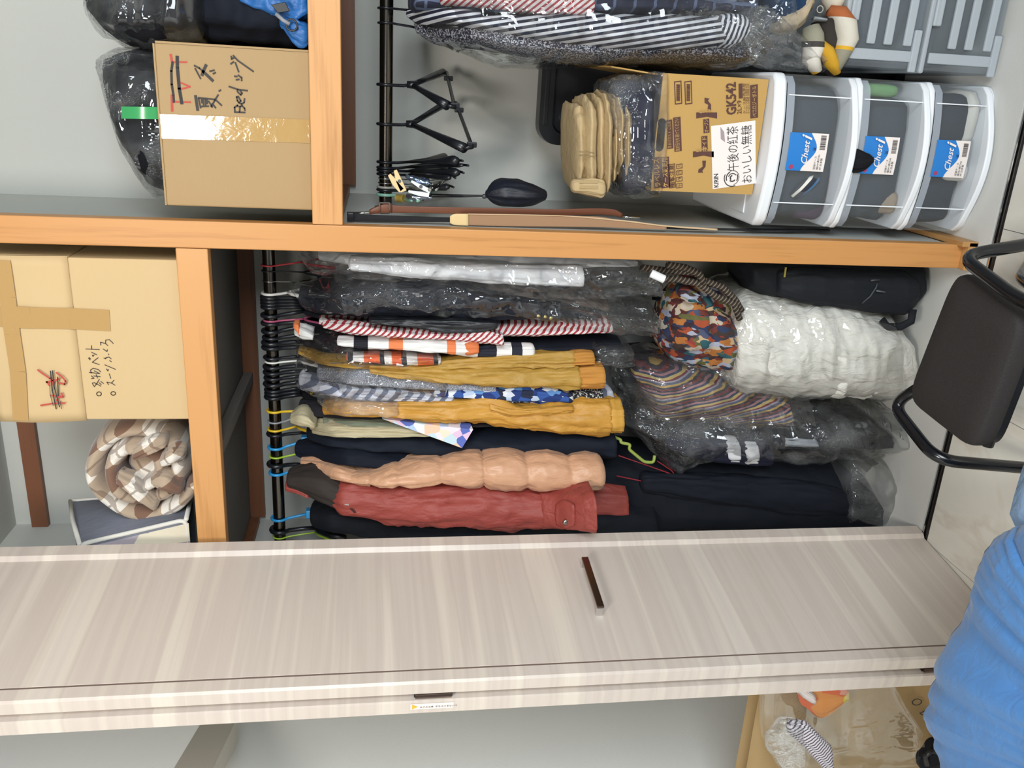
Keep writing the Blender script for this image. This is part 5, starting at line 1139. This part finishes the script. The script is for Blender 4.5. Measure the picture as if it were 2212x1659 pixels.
# ------------------------------------------------------------------ upper left compartment: fleece roll and storage bag
def fleece():
    t = NT('plaid_fleece')
    def ax(d, p, r, o=0): return t.math('LESS_THAN', t.math('FRACT', t.math('ADD', t.math('DIVIDE', t.n('ShaderNodeVectorMath', {0: wv, 1: d}, operation='DOT_PRODUCT').outputs['Value'], p), o)), r)
    nz = t.noise(t.obj(), 7, 2).outputs['Color']
    wv = t.n('ShaderNodeVectorMath', {0: t.obj(), 1: t.n('ShaderNodeVectorMath', {0: nz, 1: (.02, .02, .02)}, operation='MULTIPLY').outputs[0]}, operation='ADD').outputs[0]
    a = ax((.8, 0, .6), .100, .5); b = ax((-.6, .2, .8), .100, .5)
    c = ax((.8, 0, .6), .100, .06, .27); d = ax((-.6, .2, .8), .100, .06, .27)
    s = t.math('ADD', t.math('MULTIPLY', a, .5), t.math('MULTIPLY', b, .5))
    col = t.ramp(s, [(0, S('e2dcd2')), (.4, S('b09c86')), (.8, S('7c5d4b'))], 'CONSTANT')
    col = t.mix(t.math('MULTIPLY', t.math('MAXIMUM', c, d), .6), col, S('6b5343'))
    t.done(col, .95, t.bump(t.noise(t.obj(), 300, 2, .6), .25, .003)); t.b.inputs['Sheen Weight'].default_value = .4
    return t.m
fm = fleece()
fr_ = thing('fleece_roll', 'brown and cream plaid fleece blanket rolled up on the left shelf', 'blanket', P(418, 1020, 2.0))
c0 = P(302, 1018, 1.955); Rr = .128
def spiral_ring(j, n=150):
    a = j / n; th = a * 2 * PI * 2.35 + 2.2; rad = .030 + (Rr - .030) * a
    return c0 + Vector((math.cos(th) * rad, 0, math.sin(th) * rad * .98)), th
rings = []
for j in range(151):
    q, th = spiral_ring(j); o = Vector((math.cos(th), 0, math.sin(th)))
    w = .0235 * (1 + .22 * noise.noise(Vector((j * .09, 1.3, 0)))); r = []
    for k in range(14):
        a = 2 * PI * k / 14; ca, sa = math.cos(a), math.sin(a)
        fr = .022 * noise.noise(Vector((j * .07, 7.7, 0))) + .012 * noise.noise(Vector((j * .25, 2.7, 0)))
        r.append(q + o * (ca * w) + Vector((0, .13 + math.copysign(abs(sa) ** .6, sa) * (.13 + fr) - .012, 0)))
    rings.append(r)
mb = MB(); mb.loft(rings); mb.build('rolled_band', fm, fr_, smooth='all')
mb = MB(); mb.ball(c0 + Vector((0, .12, 0)), (.05, .10, .05), 16, 10); mb.build('rolled_core', fm, fr_, smooth='all')
for (x, y, x2, y2, w) in ((255, 1040, 330, 1095, .016), (290, 985, 350, 960, .015), (330, 1040, 385, 1060, .017), (350, 1000, 390, 985, .014)):
    cloth('crease', [(min(x, x2), y - 13, y + 13, 1.925, .06), ((x + x2) / 2, (y + y2) / 2 - 20, (y + y2) / 2 + 16, 1.915, .07), (max(x, x2), y2 - 12, y2 + 12, 1.93, .06)], fm, fr_, amp=.12, capb='round')
sbg = thing('storage_bag', 'grey fabric storage bag with white piping and clear window on the left shelf', 'storage bag', P(425, 1150, 2.05))
fA, fB = P(172, 1176, 1.90), P(402, 1122, 1.90); bA, bB = P(152, 1082, 2.20), P(416, 1066, 2.20)
lf = Vector((-.30, .0, 0))
mb = MB()
mb.quadgrid(lambda u, v: (fA.lerp(bA, u)).lerp(fB.lerp(bB, u), v) + Vector((.035 * math.sin(PI * u) * math.sin(PI * v), 0, .0)), 12, 12)
mb.quadgrid(lambda u, v: (fA + lf * (1 - u)).lerp(fB + lf * (1 - u), v) + Vector((0, -.03 * math.sin(PI * u) * math.sin(PI * v), 0)), 10, 10)
mb.quadgrid(lambda u, v: (bA + lf * u).lerp(fA + lf * u, v), 4, 4)
mb.quadgrid(lambda u, v: (bA + lf * (1 - u)).lerp(bB + lf * (1 - u), v), 4, 4)
mb.build('bag_body', fabric('slate_nonwoven', '7e828f', .7, .8), sbg, smooth=True)
win = MB().quadgrid(lambda u, v: (fA + lf * (1 - u)).lerp(fB + lf * (1 - u), v) * 1.0 + Vector((-.008, -.004 - .03 * math.sin(PI * u) * math.sin(PI * v), -.006)), 10, 10)
wm = print_cells('bedding_print', ['d3c9b0', 'd8d0ba', '978f9b', 'a59da6', 'cbbfa6'], 12, (1, 1, .6), 'EUCLIDEAN')
win.build('clear_window', wm, sbg, smooth='all')
pipe_m = plain('white_piping', 'dcdad2', .6)
for pth in ([fA + lf, fA, fB, fB + lf], [fA, (fA.lerp(bA, .5)) + Vector((.004, 0, .004)), bA], [fB, fB.lerp(bB, .5) + Vector((.004, 0, 0)), bB], [bA, bB]):
    MB().tube(rnd_path(pth, .02), .0055, 8).build('piping', pipe_m, sbg, smooth='all')

# ------------------------------------------------------------------ tube-framed chair at the lower edge
ch = thing('padded_chair', 'black tube-framed chair with a dark brown padded seat beside the bed', 'chair', (-.46, 1.42, 0))
sz = .30
A, B, C, D = PZ(2066, 577, sz), PZ(2212, 690, sz), PZ(2105, 980, sz), PZ(1955, 862, sz)
def padp(u, v, z): return A.lerp(D, u).lerp(B.lerp(C, u), v) + Vector((0, 0, z))
t = NT('brown_mesh_fabric'); nb_ = t.n('ShaderNodeTexVoronoi', {'Vector': t.obj(), 'Scale': 420.0}).outputs[0]
padm = t.done(t.mix(nb_, S('2e2a29'), S('221f1f')), .8, t.bump(nb_, .3, .002))
ring_ = []
n = 40
def sq(a, r=.10):
    e = 7; c_, s_ = math.cos(a), math.sin(a); return .5 + .5 * math.copysign(abs(c_) ** (2 / e), c_), .5 + .5 * math.copysign(abs(s_) ** (2 / e), s_)
mb = MB(); rr = []
for (sc, z) in ((.90, -.040), (.985, -.036), (1.0, -.022), (1.0, -.012), (.985, -.003), (.95, .001), (.6, .002), (.05, .002)):
    rr.append([padp(.5 + (sq(2 * PI * k / n)[0] - .5) * sc, .5 + (sq(2 * PI * k / n)[1] - .5) * sc, z) for k in range(n)])
mb.loft(rr); mb.build('seat_pad', padm, ch, smooth='all')
mb = MB(); mb.loft([[padp(.5 + (sq(2 * PI * k / n)[0] - .5) * .97, .5 + (sq(2 * PI * k / n)[1] - .5) * .97, z) for k in range(n)] for z in (-.052, -.034)]); mb.build('seat_pan', M_['blackpl'], ch, smooth=True)
tm = plain('black_enamel_tube', '101217', .22)
def side(top_in, top_out, out2, foot, name='side_tube'):
    return MB().tube(rnd_path([top_in, top_out, out2, foot], .05, 7), .0125, 14).build(name, tm, ch, smooth='all')
ar = PZ(2078, 556, sz + .0); br = PZ(2214, 664, sz - .0)
side(PZ(2330, 690, sz - .02), PZ(2206, 652, sz + .006), PZ(2074, 553, sz + .008), PZ(2380, 500, .012))
al = PZ(1932, 874, sz)
side(padp(.80, .10, -.030), PZ(1926, 872, sz - .006), PZ(2022, 994, sz - .004), PZ(2300, 1018, .012))
MB().tube([PZ(2300, 1018, .012), PZ(2300, 1018, .012) + Vector((.02, -.3, 0))], .0125, 12).build('floor_runner', tm, ch, smooth='all')
MB().tube([padp(.02, .12, -.040), padp(.98, .12, -.040)], .0125, 12).build('cross_tube', tm, ch, smooth='all')
MB().tube([padp(.02, .9, -.040), padp(.98, .9, -.040)], .0125, 12).build('cross_tube', tm, ch, smooth='all')
MB().tube(rnd_path([PZ(2330, 690, sz - .02), PZ(2206, 600, .14), PZ(2230, 560, .012)], .03), .0125, 12).build('rear_leg', tm, ch, smooth='all')
# ------------------------------------------------------------------ bed with blue quilt at the lower left
bed = thing('bed', 'bed with a light blue sheet at the lower edge of the photo', 'bed', (-.85, .75, 0))
MB().box((-1.12, .0, .10), (-.50, 1.0, .33)).build('mattress', fabric('sheet_base', '9fbfe0', .8), bed, bevel=.04)
MB().box((-1.14, .0, .012), (-.48, .99, .10)).build('frame', wood('bed_wood', '9a7a55', '86683f', 'y'), bed)
for x in (-1.12, -.52):
    MB().box((x, .93, 0), (x + .05, .98, .1)).build('leg', M_['base'], bed)
sheet = [PZ(a, b, .36) for a, b in ((2216, 975), (2196, 1010), (2178, 1070), (2168, 1110), (2200, 1180))]
mb = MB(); zz = [(0, 0, -.06), (0, 0, 0), (.02, -.03, .03), (.1, -.4, .03)]
mb.loft([[p + Vector((0, 0, -.20)) for p in sheet], [p + Vector((.0, .0, -.03)) for p in sheet], [p + Vector((.006, -.012, -.004)) for p in sheet], [p + Vector((.02, -.05, .006)) for p in sheet], [p + Vector((.10, -.40, .006)) for p in sheet]], False, False, closed=False)
mb.build('sheet_edge', fabric('pale_blue_sheet', '9cbfe8', .8, 2), bed, smooth='all', solid=.006)
out = [(2340, 1120), (2250, 1128), (2222, 1134), (2196, 1150), (2170, 1182), (2150, 1226), (2132, 1274), (2108, 1324), (2086, 1374), (2068, 1420), (2052, 1464), (2042, 1506), (2040, 1552), (2052, 1602), (2078, 1664), (2140, 1800)]
zq = .42
base = [PZ(a, b, zq) for a, b in out]
ctr = Vector((-.72, .55, zq))
def inset(p, k): return p.lerp(Vector((ctr.x, ctr.y, p.z)), k)
fine = []
for i in range(len(base) - 1):
    for k in range(5): fine.append(base[i].lerp(base[i + 1], k / 5))
fine.append(base[-1])
prof_ = [(.06, -.22), (.02, -.15), (.0, -.06), (.0, .0), (.02, .035), (.07, .06), (.16, .075), (.3, .08), (.5, .08), (.8, .075)]
rr = []
for j, (k, dz) in enumerate(prof_):
    r = []
    for i, p in enumerate(fine):
        nz = noise.noise(Vector((i * .10, j * .16, 3.1))); nz2 = noise.noise(Vector((i * .30, j * .22, 8.1)))
        sc = 1 if j > 3 else .4
        r.append(inset(p, k) + Vector((0, 0, dz + (.022 * nz + .012 * nz2) * (sc if j > 3 else .2))))
    rr.append(r)
q_ = MB(); q_.loft(rr, False, False, closed=False)
qo = q_.build('quilt', fabric('cornflower_quilt', '4d82be', .75, 1.4, .2, .05), None, smooth='all', solid=.006)
tag(qo, 'rumpled cornflower blue quilt heaped on the bed', 'quilt')

# ------------------------------------------------------------------ bags on the floor left of the folded door
kb = thing('kraft_bag', 'kraft paper shopping bag with printed letters left of the folded door', 'paper bag', PZ(2020, 1560, 0))
kraft = cardboard('kraft_paper', 'a88c60', '9a7f55')
k1, k2 = PZ(2010, 1480, 0), PZ(2030, 1620, 0)
a1 = P(1990, 1450, 1.68); 
def KP(x, y, Y): return P(x, y, Y)
KY = 1.56
fr4 = [KP(1636, 1490, KY), KP(1636, 1600, KY), KP(1660, 1700, KY), KP(2010, 1700, KY), KP(2024, 1580, KY), KP(2030, 1430, KY), KP(1660, 1430, KY)]
zb = 0.004
xl, xr_, zt_ = -1.80, P(1800, 1440, KY).x, P(1640, 1500, KY).z
mb = MB()
mb.quadgrid(lambda u, v: Vector((xl + (xr_ - xl) * u, KY - .012 * math.sin(PI * u) * math.sin(PI * v) + .01 * noise.noise(Vector((u * 3, v * 3, 2))) + .05 * (1 - v) * 0, zb + (zt_ - zb) * v)), 12, 12)
mb.build('front', kraft, kb, smooth='all', solid=.001)
mb = MB(); mb.quadgrid(lambda u, v: Vector((xr_ - .02 * math.sin(PI * u), KY + .05 * u, zb + (zt_ - zb) * v)), 6, 6); mb.build('gusset', kraft, kb, smooth='all', solid=.001)
mb = MB(); mb.quadgrid(lambda u, v: Vector((xl + (xr_ - xl) * u, KY + .05, zb + (zt_ - zb) * v)), 6, 6); mb.build('back', kraft, kb, smooth='all', solid=.001)
ud = (P(1960, 1512, KY) - P(2000, 1494, KY)).normalized()
for (ch_, x, y) in (('O', 1984, 1505), ('R', 2004, 1530), ('C', 2022, 1556)):
    text_mesh('printed_letter', ch_, P(x, y, KY - .018), (P(1960, 1480, KY) - P(1990, 1512, KY)).normalized() * -1, ud, .036, M_['ink2'], kb, 0)
cover('clear plastic bag filled with packing in front of the kraft bag', [(1660, 1480, 1620, 1.52, .03), (1700, 1470, 1680, 1.49, .04), (1800, 1470, 1700, 1.47, .05), (1900, 1474, 1700, 1.46, .05), (1935, 1476, 1700, 1.46, .05), (1962, 1520, 1695, 1.46, .05), (1998, 1585, 1680, 1.47, .04)], 'film_w', amp=.1)
cover('small bubbly clear bag at the lower left edge', [(1676, 1600, 1640, 1.46, .04), (1700, 1572, 1680, 1.445, .05), (1740, 1580, 1690, 1.44, .05)], 'film_s', amp=.2)
tag(cloth('striped_pouch', [(1712, 1568, 1592, 1.455, .02), (1740, 1566, 1618, 1.45, .02), (1770, 1590, 1650, 1.445, .02), (1800, 1620, 1690, 1.445, .02)], stripes('fine_grey_stripes', 'cfc9cf', '4a454e', (.75, 0, .66), .0075, .6, .02), None, amp=.03), 'grey finely striped fabric strip in front of the clear bag', 'fabric')
tag(cloth('snack_packet', [(1742, 1478, 1530, 1.515, .02), (1775, 1482, 1555, 1.512, .02), (1800, 1484, 1545, 1.512, .02), (1828, 1490, 1520, 1.515, .02)], print_cells('packet_print', ['d9b83c', 'd9683c', 'd98e46', 'd9c24a'], 14, (1, 1, 1), 'EUCLIDEAN'), None, amp=.05, capb='round'), 'yellow and orange packet inside the clear bag', 'packet')
tag(cloth('white_tube', [(1728, 1478, 1500, 1.505, .02), (1744, 1492, 1514, 1.50, .02), (1762, 1505, 1524, 1.498, .02)], M_['paperw'], None, amp=.02), 'small white carton tube beside the yellow packet', 'packet')
bs = thing('bag_clasp', 'black strap with a looped cord beside the blue quilt', 'strap', P(2020, 1640, 1.5))
MB().tube([P(2034, 1626, 1.45), P(2012, 1622, 1.45), P(1998, 1634, 1.45), P(2002, 1652, 1.45)], .006, 8).build('cord_loop', M_['blackpl'], bs, smooth='all')
cloth('strap_end', [(2000, 1636, 1670, 1.46, .03), (2030, 1612, 1670, 1.45, .04), (2060, 1610, 1680, 1.45, .04)], fabric('black_strap', '14151c'), bs, amp=.1)
